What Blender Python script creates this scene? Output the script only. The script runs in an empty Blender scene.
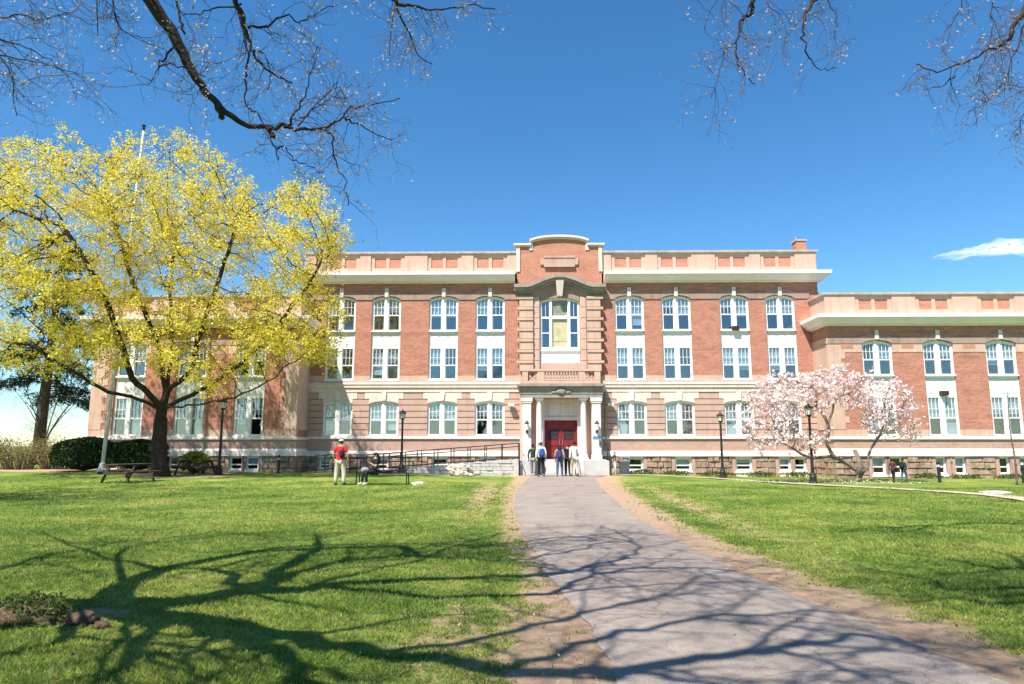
import bpy, bmesh, math, random
import numpy as np
from mathutils import Vector, Matrix, Quaternion, noise as mnoise

random.seed(7)
RNG = np.random.default_rng(7)
SC = bpy.context.scene
COL = SC.collection
R = math.radians
PI = math.pi

# ------------------------------------------------------------------ camera
F_PX = 683.0
PITCH = math.atan(104 / 683)
EYE = 1.6
cam_d = bpy.data.cameras.new('camera')
cam_d.sensor_width = 36
cam_d.lens = F_PX / 1024 * 36
cam_d.clip_end = 8000
cam = bpy.data.objects.new('camera', cam_d)
COL.objects.link(cam)
cam.location = (0, 0, EYE)
cam.rotation_euler = (PI / 2 + PITCH, 0, 0)
SC.camera = cam

SUN_SRC = Vector((-0.75, -1.0, 1.9)).normalized()      # direction towards the sun
SHX, SHY = 0.75 / 1.9, 1.0 / 1.9                        # ground shift of a shadow per metre of height


def at(px, py, d):
    """a point seen at (px, py), d metres ahead"""
    t = (342 - py) / F_PX
    k = d / (math.cos(PITCH) - t * math.sin(PITCH))
    return Vector((k * (px - 512) / F_PX, d, EYE + k * (math.sin(PITCH) + t * math.cos(PITCH))))


def on_ground(px, py):
    t = (342 - py) / F_PX
    dz = math.sin(PITCH) + t * math.cos(PITCH)
    k = -EYE / dz
    return Vector((k * (px - 512) / F_PX, k * (math.cos(PITCH) - t * math.sin(PITCH)), 0))


def sstep(a, b, x):
    t = min(1.0, max(0.0, (x - a) / (b - a)))
    return t * t * (3 - 2 * t)


def gz(x, y):
    """height of the lawn"""
    h = 0.14 * sstep(22, 33, y) * sstep(-1, -6, x)
    h += 0.16 * sstep(24, 33, y) * sstep(-16, -20, x)
    h -= 0.17 * sstep(20, 33, y) * sstep(6.5, 14, x)
    return h


# ------------------------------------------------------------------ materials
def new_mat(name):
    m = bpy.data.materials.new(name)
    m.use_nodes = True
    nt = m.node_tree
    for n in list(nt.nodes):
        nt.nodes.remove(n)
    out = nt.nodes.new('ShaderNodeOutputMaterial')
    b = nt.nodes.new('ShaderNodeBsdfPrincipled')
    nt.links.new(b.outputs[0], out.inputs[0])
    return m, nt, b


def nd(nt, t, **kw):
    n = nt.nodes.new(t)
    for k, v in kw.items():
        if k.startswith('i_'):
            key = k[2:]
            n.inputs[int(key) if key.isdigit() else key.replace('_', ' ')].default_value = v
        else:
            setattr(n, k, v)
    return n


def ramp(nt, stops):
    n = nt.nodes.new('ShaderNodeValToRGB')
    e = n.color_ramp.elements
    while len(e) > 1:
        e.remove(e[-1])
    for i, (p, c) in enumerate(stops):
        if i == 0:
            e[0].position = p
            el = e[0]
        else:
            el = e.new(p)
        el.color = (*c, 1) if len(c) == 3 else c
    return n


def plain(name, c1, c2=None, scale=3.0, rough=0.8, bump=0.0, bscale=30, spec=0.3, metal=0.0, detail=6, pos=(0.35, 0.65)):
    m, nt, b = new_mat(name)
    c2 = c2 or tuple(x * 0.8 for x in c1)
    tc = nd(nt, 'ShaderNodeTexCoord')
    n = nd(nt, 'ShaderNodeTexNoise', i_Scale=scale, i_Detail=detail, i_Roughness=0.6)
    nt.links.new(tc.outputs['Object'], n.inputs['Vector'])
    r = ramp(nt, [(pos[0], c1), (pos[1], c2)])
    nt.links.new(n.outputs[0], r.inputs[0])
    nt.links.new(r.outputs[0], b.inputs['Base Color'])
    b.inputs['Roughness'].default_value = rough
    b.inputs['Specular IOR Level'].default_value = spec
    b.inputs['Metallic'].default_value = metal
    if bump:
        n2 = nd(nt, 'ShaderNodeTexNoise', i_Scale=bscale, i_Detail=4)
        nt.links.new(tc.outputs['Object'], n2.inputs['Vector'])
        bp = nd(nt, 'ShaderNodeBump', i_Strength=bump, i_Distance=0.02)
        nt.links.new(n2.outputs[0], bp.inputs['Height'])
        nt.links.new(bp.outputs[0], b.inputs['Normal'])
    return m


def brick_mat(name, c1, c2, mortar, bw=0.215, bh=0.072, ms=0.009, stain=0.25, swap=True):
    m, nt, b = new_mat(name)
    tc = nd(nt, 'ShaderNodeTexCoord')
    sep = nd(nt, 'ShaderNodeSeparateXYZ')
    nt.links.new(tc.outputs['Object'], sep.inputs[0])
    # u runs along x on the fronts and along y on the returns
    ad = nd(nt, 'ShaderNodeMath', operation='ADD')
    nt.links.new(sep.outputs[0], ad.inputs[0])
    nt.links.new(sep.outputs[1], ad.inputs[1])
    cmb = nd(nt, 'ShaderNodeCombineXYZ')
    nt.links.new(ad.outputs[0], cmb.inputs[0])
    nt.links.new(sep.outputs[2], cmb.inputs[1])
    br = nd(nt, 'ShaderNodeTexBrick', i_Scale=1.0)
    br.inputs['Color1'].default_value = (*c1, 1)
    br.inputs['Color2'].default_value = (*c2, 1)
    br.inputs['Mortar'].default_value = (*mortar, 1)
    br.inputs['Mortar Size'].default_value = ms
    br.inputs['Brick Width'].default_value = bw
    br.inputs['Row Height'].default_value = bh
    br.inputs['Bias'].default_value = -0.1
    nt.links.new(cmb.outputs[0], br.inputs['Vector'])
    n = nd(nt, 'ShaderNodeTexNoise', i_Scale=0.9, i_Detail=8, i_Roughness=0.65)
    mp = nd(nt, 'ShaderNodeMapping')
    mp.inputs['Scale'].default_value = (1.0, 1.0, 2.6)
    nt.links.new(tc.outputs['Object'], mp.inputs[0])
    nt.links.new(mp.outputs[0], n.inputs['Vector'])
    r = ramp(nt, [(0.25, (1 - stain,) * 3), (0.5, (1, 1, 1)), (0.8, (1 + stain * 0.5,) * 3)])
    nt.links.new(n.outputs[0], r.inputs[0])
    mx = nd(nt, 'ShaderNodeMix', data_type='RGBA', blend_type='MULTIPLY')
    mx.inputs[0].default_value = 1.0
    nt.links.new(br.outputs[0], mx.inputs[6])
    nt.links.new(r.outputs[0], mx.inputs[7])
    nt.links.new(mx.outputs[2], b.inputs['Base Color'])
    bp = nd(nt, 'ShaderNodeBump', i_Strength=0.5, i_Distance=0.01)
    inv = nd(nt, 'ShaderNodeMath', operation='SUBTRACT')
    inv.inputs[0].default_value = 1.0
    nt.links.new(br.outputs[1], inv.inputs[1])
    nt.links.new(inv.outputs[0], bp.inputs['Height'])
    nt.links.new(bp.outputs[0], b.inputs['Normal'])
    b.inputs['Roughness'].default_value = 0.88
    b.inputs['Specular IOR Level'].default_value = 0.2
    return m


def weather(name, c1, c2, streak=(0.62, 0.58, 0.55), scale=1.3, rough=0.85):
    """cut stone with soft blotches and vertical run-off streaks"""
    m, nt, b = new_mat(name)
    tc = nd(nt, 'ShaderNodeTexCoord')
    n = nd(nt, 'ShaderNodeTexNoise', i_Scale=scale, i_Detail=9, i_Roughness=0.7)
    nt.links.new(tc.outputs['Object'], n.inputs['Vector'])
    r = ramp(nt, [(0.32, c2), (0.62, c1)])
    nt.links.new(n.outputs[0], r.inputs[0])
    mp = nd(nt, 'ShaderNodeMapping')
    mp.inputs['Scale'].default_value = (3.2, 3.2, 0.22)
    nt.links.new(tc.outputs['Object'], mp.inputs[0])
    n2 = nd(nt, 'ShaderNodeTexNoise', i_Scale=1.6, i_Detail=6, i_Roughness=0.6)
    nt.links.new(mp.outputs[0], n2.inputs['Vector'])
    r2 = ramp(nt, [(0.28, streak), (0.5, (1, 1, 1))])
    nt.links.new(n2.outputs[0], r2.inputs[0])
    mx = nd(nt, 'ShaderNodeMix', data_type='RGBA', blend_type='MULTIPLY')
    mx.inputs[0].default_value = 0.55
    nt.links.new(r.outputs[0], mx.inputs[6])
    nt.links.new(r2.outputs[0], mx.inputs[7])
    nt.links.new(mx.outputs[2], b.inputs['Base Color'])
    n3 = nd(nt, 'ShaderNodeTexNoise', i_Scale=24, i_Detail=5)
    nt.links.new(tc.outputs['Object'], n3.inputs['Vector'])
    bp = nd(nt, 'ShaderNodeBump', i_Strength=0.25, i_Distance=0.02)
    nt.links.new(n3.outputs[0], bp.inputs['Height'])
    nt.links.new(bp.outputs[0], b.inputs['Normal'])
    b.inputs['Roughness'].default_value = rough
    b.inputs['Specular IOR Level'].default_value = 0.2
    return m


def leaf_mat(name, stops, trans=0.35, rough=0.6):
    """foliage: colour differs from leaf to leaf (random per island) and light passes through"""
    m, nt, b = new_mat(name)
    g = nd(nt, 'ShaderNodeNewGeometry')
    r = ramp(nt, stops)
    nt.links.new(g.outputs['Random Per Island'], r.inputs[0])
    nt.links.new(r.outputs[0], b.inputs['Base Color'])
    b.inputs['Roughness'].default_value = rough
    b.inputs['Specular IOR Level'].default_value = 0.25
    tr = nd(nt, 'ShaderNodeBsdfTranslucent')
    nt.links.new(r.outputs[0], tr.inputs[0])
    mx = nd(nt, 'ShaderNodeMixShader')
    mx.inputs[0].default_value = trans
    nt.links.new(b.outputs[0], mx.inputs[1])
    nt.links.new(tr.outputs[0], mx.inputs[2])
    out = [n for n in nt.nodes if n.type == 'OUTPUT_MATERIAL'][0]
    nt.links.new(mx.outputs[0], out.inputs[0])
    return m


M = {}
M['brick'] = brick_mat('red_brick', (0.50, 0.180, 0.112), (0.34, 0.108, 0.066), (0.46, 0.31, 0.24), stain=0.3)
M['brick_light'] = brick_mat('orange_brick', (0.52, 0.20, 0.12), (0.42, 0.15, 0.09), (0.5, 0.32, 0.24), stain=0.22)
M['band_brick'] = brick_mat('pink_brick', (0.50, 0.32, 0.25), (0.42, 0.25, 0.19), (0.48, 0.33, 0.27), stain=0.2)
M['peach'] = weather('peach_terracotta', (0.58, 0.40, 0.31), (0.50, 0.33, 0.25), streak=(0.7, 0.66, 0.62))
M['pink_band'] = weather('pink_terracotta', (0.53, 0.355, 0.285), (0.45, 0.29, 0.23), streak=(0.7, 0.66, 0.62))
M['pale'] = weather('pale_limestone', (0.73, 0.61, 0.53), (0.63, 0.51, 0.44), streak=(0.72, 0.68, 0.64))
M['cream'] = weather('cream_stone', (0.80, 0.71, 0.645), (0.71, 0.62, 0.555), streak=(0.75, 0.72, 0.68))
M['brown'] = weather('brown_sandstone', (0.38, 0.265, 0.21), (0.28, 0.19, 0.15), streak=(0.5, 0.46, 0.44))
M['grey_stone'] = weather('grey_weathered_stone', (0.36, 0.31, 0.27), (0.25, 0.21, 0.18), streak=(0.5, 0.48, 0.46))
M['coping'] = weather('grey_coping', (0.50, 0.43, 0.39), (0.36, 0.30, 0.27))
M['cornice'] = plain('white_painted_metal', (0.86, 0.79, 0.78), (0.78, 0.72, 0.71), scale=1.5, rough=0.5)
M['white'] = plain('white_paint', (0.82, 0.80, 0.76), (0.76, 0.74, 0.70), scale=2.5, rough=0.45)
M['rough_stone'] = plain('rough_fieldstone', (0.43, 0.305, 0.215), (0.19, 0.13, 0.092), scale=2.6, rough=0.95, bump=0.8, bscale=9, detail=9)
M['mortar'] = plain('grey_mortar', (0.16, 0.12, 0.10), (0.10, 0.08, 0.065), scale=6)
M['ramp_stone'] = plain('pale_granite', (0.56, 0.53, 0.50), (0.40, 0.37, 0.36), scale=3.0, rough=0.9, bump=0.6, bscale=10)
M['concrete'] = plain('concrete', (0.52, 0.50, 0.47), (0.44, 0.42, 0.40), scale=2.0, rough=0.9, bump=0.2)
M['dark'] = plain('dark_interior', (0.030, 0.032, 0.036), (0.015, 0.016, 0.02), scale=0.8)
M['roof'] = plain('roof_gravel', (0.25, 0.24, 0.23))
M['door'] = plain('red_door_paint', (0.24, 0.022, 0.022), (0.17, 0.014, 0.015), scale=3, rough=0.45)
M['iron'] = plain('black_iron', (0.022, 0.021, 0.021), (0.013, 0.012, 0.012), scale=8, rough=0.55, spec=0.4)
M['steel'] = plain('grey_metal', (0.45, 0.45, 0.45), (0.36, 0.36, 0.36), rough=0.4, metal=0.7)
M['lamp_glass'] = plain('frosted_lamp_glass', (0.75, 0.74, 0.68), (0.6, 0.6, 0.55), rough=0.35)
M['blind'] = plain('cream_roller_blind', (0.55, 0.58, 0.60), (0.44, 0.47, 0.50), scale=1.2, rough=0.9)
M['curtain'] = plain('yellow_stained_panel', (0.56, 0.50, 0.32), (0.42, 0.37, 0.22), scale=5, rough=0.5)


def glass_mat(name, k):
    m, nt, b = new_mat(name)
    tr = nd(nt, 'ShaderNodeBsdfTransparent')
    tr.inputs[0].default_value = (0.86, 0.92, 0.95, 1)
    gl = nd(nt, 'ShaderNodeBsdfGlossy')
    gl.inputs['Roughness'].default_value = 0.02
    tc = nd(nt, 'ShaderNodeTexCoord')
    n = nd(nt, 'ShaderNodeTexNoise', i_Scale=1.1, i_Detail=2)
    nt.links.new(tc.outputs['Object'], n.inputs['Vector'])
    bp = nd(nt, 'ShaderNodeBump', i_Strength=0.06, i_Distance=0.05)
    nt.links.new(n.outputs[0], bp.inputs['Height'])
    nt.links.new(bp.outputs[0], gl.inputs['Normal'])
    mx = nd(nt, 'ShaderNodeMixShader')
    mx.inputs[0].default_value = k
    nt.links.new(tr.outputs[0], mx.inputs[1])
    nt.links.new(gl.outputs[0], mx.inputs[2])
    nt.links.new(mx.outputs[0], nt.nodes['Material Output'].inputs[0])
    return m


M['glass'] = glass_mat('window_glass', 0.17)
M['dim_glass'] = glass_mat('low_gloss_basement_glass', 0.07)  # clean glass, reflection turned down so basement panes mirror less green lawn
M['transom_glass'] = plain('leaded_transom', (0.30, 0.31, 0.25), (0.16, 0.18, 0.16), scale=6, rough=0.3)
M['bark'] = plain('grey_brown_bark', (0.115, 0.085, 0.065), (0.05, 0.036, 0.028), scale=7, rough=0.95, bump=0.9, bscale=14, detail=9)
M['bark_dark'] = plain('dark_bark', (0.060, 0.042, 0.032), (0.024, 0.017, 0.014), scale=9, rough=0.95, bump=0.9, bscale=18)
M['bark_grey'] = plain('pale_grey_bark', (0.24, 0.185, 0.15), (0.13, 0.095, 0.075), scale=9, rough=0.9, bump=0.5, bscale=22)
M['maple_leaf'] = leaf_mat('maple_flowers', [(0, (0.64, 0.51, 0.03)), (0.45, (0.82, 0.69, 0.07)), (0.75, (0.90, 0.77, 0.14)), (0.90, (0.90, 0.83, 0.36)), (0.93, (0.50, 0.42, 0.03)), (1, (0.40, 0.38, 0.03))], 0.45)
M['bud'] = leaf_mat('pale_buds', [(0, (0.46, 0.39, 0.31)), (0.6, (0.62, 0.56, 0.47)), (1, (0.34, 0.25, 0.19))], 0.4)
M['blossom'] = leaf_mat('magnolia_petals', [(0, (0.84, 0.68, 0.65)), (0.5, (0.88, 0.78, 0.76)), (0.85, (0.84, 0.60, 0.60)), (1, (0.70, 0.40, 0.42))], 0.35)
M['needle'] = leaf_mat('spruce_needles', [(0, (0.012, 0.030, 0.014)), (0.7, (0.025, 0.055, 0.022)), (1, (0.05, 0.08, 0.03))], 0.12)
M['box_leaf'] = leaf_mat('boxwood_leaves', [(0, (0.016, 0.036, 0.008)), (0.6, (0.030, 0.062, 0.012)), (1, (0.075, 0.115, 0.025))], 0.2)
M['dry_leaf'] = leaf_mat('forsythia_leaves', [(0, (0.22, 0.18, 0.06)), (0.6, (0.30, 0.25, 0.09)), (1, (0.16, 0.15, 0.04))], 0.3)
M['lime_leaf'] = leaf_mat('lime_green_leaves', [(0, (0.20, 0.24, 0.03)), (1, (0.32, 0.34, 0.05))], 0.35)
M['low_leaf'] = leaf_mat('low_shrub_leaves', [(0, (0.05, 0.085, 0.02)), (0.7, (0.10, 0.14, 0.03)), (1, (0.17, 0.17, 0.05))], 0.25)
M['fine_twig'] = plain('fine_dark_twigs', (0.12, 0.085, 0.078), (0.065, 0.045, 0.042), scale=5)
M['bud_dull'] = leaf_mat('dull_buds', [(0, (0.34, 0.27, 0.23)), (0.6, (0.46, 0.40, 0.34)), (1, (0.26, 0.18, 0.15))], 0.3)
M['twig'] = plain('purple_brown_twigs', (0.17, 0.115, 0.10), (0.09, 0.06, 0.055), scale=5)
M['wood'] = plain('weathered_wood', (0.085, 0.056, 0.041), (0.045, 0.03, 0.022), scale=9, rough=0.9)
M['boulder'] = plain('cream_boulder', (0.62, 0.55, 0.45), (0.42, 0.35, 0.28), scale=4, rough=0.95, bump=0.6, bscale=8)
M['clod'] = plain('brown_clod', (0.15, 0.092, 0.058), (0.055, 0.034, 0.022), scale=14, rough=1, bump=0.8, bscale=20)
M['pole_white'] = plain('white_flagpole_paint', (0.74, 0.74, 0.72), (0.62, 0.62, 0.60), scale=3, rough=0.4)
M['bin'] = plain('grey_plastic', (0.10, 0.10, 0.11), (0.075, 0.075, 0.085), scale=4, rough=0.5)
M['sign_blue'] = plain('blue_sign', (0.10, 0.22, 0.42), (0.09, 0.20, 0.40), rough=0.4)


# ------------------------------------------------------------------ mesh building
class MB:
    def __init__(self):
        self.v, self.f = [], []

    def add(self, verts, faces):
        o = len(self.v)
        self.v.extend([tuple(p) for p in verts])
        self.f.extend([tuple(i + o for i in fc) for fc in faces])
        return self

    def box(self, x0, x1, y0, y1, z0, z1):
        if x1 < x0: x0, x1 = x1, x0
        if y1 < y0: y0, y1 = y1, y0
        if z1 < z0: z0, z1 = z1, z0
        p = [(x0, y0, z0), (x1, y0, z0), (x1, y1, z0), (x0, y1, z0), (x0, y0, z1), (x1, y0, z1), (x1, y1, z1), (x0, y1, z1)]
        return self.add(p, [(0, 3, 2, 1), (4, 5, 6, 7), (0, 1, 5, 4), (1, 2, 6, 5), (2, 3, 7, 6), (3, 0, 4, 7)])

    def strip(self, us, zb, zt, v0, v1):
        """solid between two curves over u, from v0 (front) to v1 (back)"""
        n = len(us)
        p = []
        for u, a, b in zip(us, zb, zt):
            p += [(u, v0, a), (u, v0, b), (u, v1, a), (u, v1, b)]
        f = []
        for i in range(n - 1):
            a, b = 4 * i, 4 * i + 4
            f += [(a, b, b + 1, a + 1), (a + 2, a + 3, b + 3, b + 2), (a + 1, b + 1, b + 3, a + 3), (a, a + 2, b + 2, b)]
        f += [(0, 1, 3, 2), (4 * n - 4, 4 * n - 2, 4 * n - 1, 4 * n - 3)]
        return self.add(p, f)

    def tube(self, pts, rad, n=6, cap=True):
        pts = [Vector(p) for p in pts]
        if not hasattr(rad, '__len__'):
            rad = [rad] * len(pts)
        t0 = (pts[1] - pts[0]).normalized()
        a = t0.orthogonal().normalized()
        vs, fs = [], []
        for i, p in enumerate(pts):
            if i == 0: t = pts[1] - pts[0]
            elif i == len(pts) - 1: t = pts[-1] - pts[-2]
            else: t = pts[i + 1] - pts[i - 1]
            t.normalize()
            a = (a - t * a.dot(t))
            a = a.normalized() if a.length > 1e-6 else t.orthogonal().normalized()
            b = t.cross(a)
            for k in range(n):
                w = 2 * PI * k / n
                vs.append(p + (a * math.cos(w) + b * math.sin(w)) * rad[i])
        for i in range(len(pts) - 1):
            for k in range(n):
                k2 = (k + 1) % n
                fs.append((i * n + k, i * n + k2, (i + 1) * n + k2, (i + 1) * n + k))
        if cap:
            fs.append(tuple(range(n - 1, -1, -1)))
            fs.append(tuple(range((len(pts) - 1) * n, len(pts) * n)))
        return self.add(vs, fs)

    def lathe(self, prof, c=(0, 0, 0), n=12):
        vs, fs = [], []
        for r, z in prof:
            for k in range(n):
                w = 2 * PI * k / n
                vs.append((c[0] + r * math.cos(w), c[1] + r * math.sin(w), c[2] + z))
        m = len(prof)
        for i in range(m - 1):
            for k in range(n):
                k2 = (k + 1) % n
                fs.append((i * n + k, i * n + k2, (i + 1) * n + k2, (i + 1) * n + k))
        fs.append(tuple(range(n - 1, -1, -1)))
        fs.append(tuple(range((m - 1) * n, m * n)))
        return self.add(vs, fs)

    def sweep(self, path, prof):
        """closed profile of (outset, z) swept along a plan path, outset to the right of travel"""
        n = len(path)
        P = [Vector(p) for p in path]
        nr = []
        for i in range(n - 1):
            d = (P[i + 1] - P[i]).normalized()
            nr.append(Vector((d.y, -d.x)))
        vs, fs = [], []
        m = len(prof)
        for i in range(n):
            if i == 0: o = nr[0]
            elif i == n - 1: o = nr[-1]
            else:
                s = nr[i - 1] + nr[i]
                o = s / (s.dot(nr[i]))
            for (a, z) in prof:
                q = P[i] + o * a
                vs.append((q.x, q.y, z))
        for i in range(n - 1):
            for k in range(m):
                k2 = (k + 1) % m
                fs.append((i * m + k, (i + 1) * m + k, (i + 1) * m + k2, i * m + k2))
        fs.append(tuple(range(m)))
        fs.append(tuple(range(n * m - 1, (n - 1) * m - 1, -1)))
        return self.add(vs, fs)

    def blob(self, c, r, seed=0, amp=0.25, freq=1.0, sub=3, flat=None):
        bm = bmesh.new()
        bmesh.ops.create_icosphere(bm, subdivisions=sub, radius=1)
        vs = []
        for v in bm.verts:
            d = v.co.normalized()
            k = 1 + amp * mnoise.fractal(d * freq + Vector((seed * 7.3, seed * 3.1, seed)), 0.6, 2.0, 4)
            q = Vector((d.x * r[0] * k, d.y * r[1] * k, d.z * r[2] * k))
            if flat is not None:
                q.z = max(q.z, flat)
            vs.append(q + Vector(c))
        fs = [tuple(v.index for v in f.verts) for f in bm.faces]
        bm.free()
        return self.add(vs, fs)

    def build(self, name, mat, parent=None, smooth=False, loc=None, recalc=True):
        me = bpy.data.meshes.new(name)
        me.from_pydata(self.v, [], self.f)
        if recalc:
            bm = bmesh.new()
            bm.from_mesh(me)
            bmesh.ops.recalc_face_normals(bm, faces=bm.faces)
            bm.to_mesh(me)
            bm.free()
        if smooth:
            me.shade_smooth()
        me.materials.append(M[mat] if isinstance(mat, str) else mat)
        o = bpy.data.objects.new(name, me)
        COL.objects.link(o)
        if parent:
            o.parent = parent
        if loc:
            o.location = loc
        return o


def split_build(mb, name, mat, parent=None, eps=0.06, **k):
    """build each spatially separate piece of the collected shape as an object of its own"""
    n = len(mb.v)
    up = list(range(n))

    def root(i):
        while up[i] != i:
            up[i] = up[up[i]]
            i = up[i]
        return i
    for f in mb.f:
        a = root(f[0])
        for j in f[1:]:
            b = root(j)
            if b != a:
                up[b] = a
    isl = {}
    for i in range(n):
        isl.setdefault(root(i), []).append(i)
    keys = list(isl)
    P = np.array(mb.v)
    lo = np.array([P[isl[q]].min(0) for q in keys]) - eps / 2
    hi = np.array([P[isl[q]].max(0) for q in keys]) + eps / 2
    grp = [-1] * len(keys)
    ng = 0
    for i in range(len(keys)):
        if grp[i] >= 0:
            continue
        grp[i] = ng
        st = [i]
        while st:
            j = st.pop()
            hit = np.all(lo <= hi[j], axis=1) & np.all(hi >= lo[j], axis=1)
            for q in np.where(hit)[0]:
                if grp[q] < 0:
                    grp[q] = ng
                    st.append(q)
        ng += 1
    gi = {q: g for q, g in zip(keys, grp)}
    vg = [gi[root(i)] for i in range(n)]
    outs = [MB() for _ in range(ng)]
    newi = [0] * n
    for i in range(n):
        o = outs[vg[i]]
        newi[i] = len(o.v)
        o.v.append(mb.v[i])
    for f in mb.f:
        outs[vg[f[0]]].f.append(tuple(newi[j] for j in f))
    res = [o.build(name, mat, parent, **k) for o in outs]
    return res[0]


def tag(o, label, cat, group=None):
    o['label'] = label
    o['category'] = cat
    if group:
        o['group'] = group
    return o


def structure(o):
    o['kind'] = 'structure'
    return o


def empty(name, loc=(0, 0, 0), rz=0.0, label=None, cat=None, group=None):
    o = bpy.data.objects.new(name, None)
    o.empty_display_size = 0.2
    COL.objects.link(o)
    o.location = loc
    o.rotation_euler = (0, 0, rz)
    if label:
        tag(o, label, cat, group)
    return o


def kids(o):
    return [c for c in COL.objects if c.parent == o]


def copy_tree(o, parent=None):
    c = o.copy()
    COL.objects.link(c)
    if parent:
        c.parent = parent
    for ch in kids(o):
        copy_tree(ch, c)
    return c


def mesh_np(name, verts, faces, mat, parent=None, n=3):
    """fast mesh from numpy arrays, all faces with n corners"""
    me = bpy.data.meshes.new(name)
    verts = np.asarray(verts, dtype=np.float32)
    faces = np.asarray(faces, dtype=np.int32)
    me.vertices.add(len(verts))
    me.vertices.foreach_set('co', verts.ravel())
    me.loops.add(faces.size)
    me.loops.foreach_set('vertex_index', faces.ravel())
    me.polygons.add(len(faces))
    me.polygons.foreach_set('loop_start', np.arange(0, faces.size, n, dtype=np.int32))
    me.polygons.foreach_set('loop_total', np.full(len(faces), n, dtype=np.int32))
    me.update(calc_edges=True)
    me.materials.append(M[mat] if isinstance(mat, str) else mat)
    o = bpy.data.objects.new(name, me)
    COL.objects.link(o)
    if parent:
        o.parent = parent
    return o


def quads_at(centers, size, jit=0.5, aspect=0.6, up=0.0):
    """randomly turned leaf quads (rhombi) at the given centres"""
    c = np.asarray(centers, dtype=float)
    n = len(c)
    a = RNG.normal(size=(n, 3))
    a[:, 2] += up
    a /= np.linalg.norm(a, axis=1)[:, None]
    b = np.cross(a, RNG.normal(size=(n, 3)))
    b /= np.linalg.norm(b, axis=1)[:, None]
    s = (np.asarray(size) * (1 + jit * (RNG.random(n) - 0.5) * 2))[:, None]
    v = np.stack([c - a * s, c + b * s * aspect, c + a * s, c - b * s * aspect], axis=1).reshape(-1, 3)
    f = np.arange(4 * n).reshape(-1, 4)
    return v, f
# ================================================================== the school building
BLD = empty('school_building', (2.91, 41.0, 0.0), R(-1.0),
            'long red brick school with pale stone trim, curved central gable and red doors', 'building')
ROT = Matrix.Translation((2.91, 41.0, 0)) @ Matrix.Rotation(R(-1.0), 4, 'Z')


def B2W(u, v, z=0.0):
    return ROT @ Vector((u, v, z))


HALF, WING_IN, WING_OUT, WV, DEPTH = 15.74, 15.2, 27.2, -2.0, 14.0
MAINC = [4.25, 7.1, 10.62, 13.4]
WINGC = [18.0, 21.45, 25.0]
WW = 1.78
brnd = random.Random(11)


def complement(u0, u1, ops):
    out, a = [], u0
    for (p, q) in sorted(ops):
        if p > a:
            out.append((a, p))
        a = max(a, q)
    if a < u1:
        out.append((a, u1))
    return out


def zone(mb, z0, z1, u0, u1, ops, v0, v1):
    for a, b in complement(u0, u1, ops):
        mb.box(a, b, v0, v1, z0, z1)


def arc(uc, w, zs, rise, n=12):
    us = [uc - w / 2 + w * i / n for i in range(n + 1)]
    zs_ = [zs + rise * math.sqrt(max(0, 1 - ((u - uc) / (w / 2)) ** 2 * 0.86)) - rise * math.sqrt(0.14) for u in us]
    return us, zs_


def arch_fill(mb, uc, w, zs, rise, ztop, v0, v1):
    us, a = arc(uc, w, zs, rise)
    mb.strip(us, a, [ztop] * len(us), v0, v1)


def part(mb, name, mat, parent=BLD, **k):
    return split_build(mb, name, mat, parent, **k)


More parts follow.
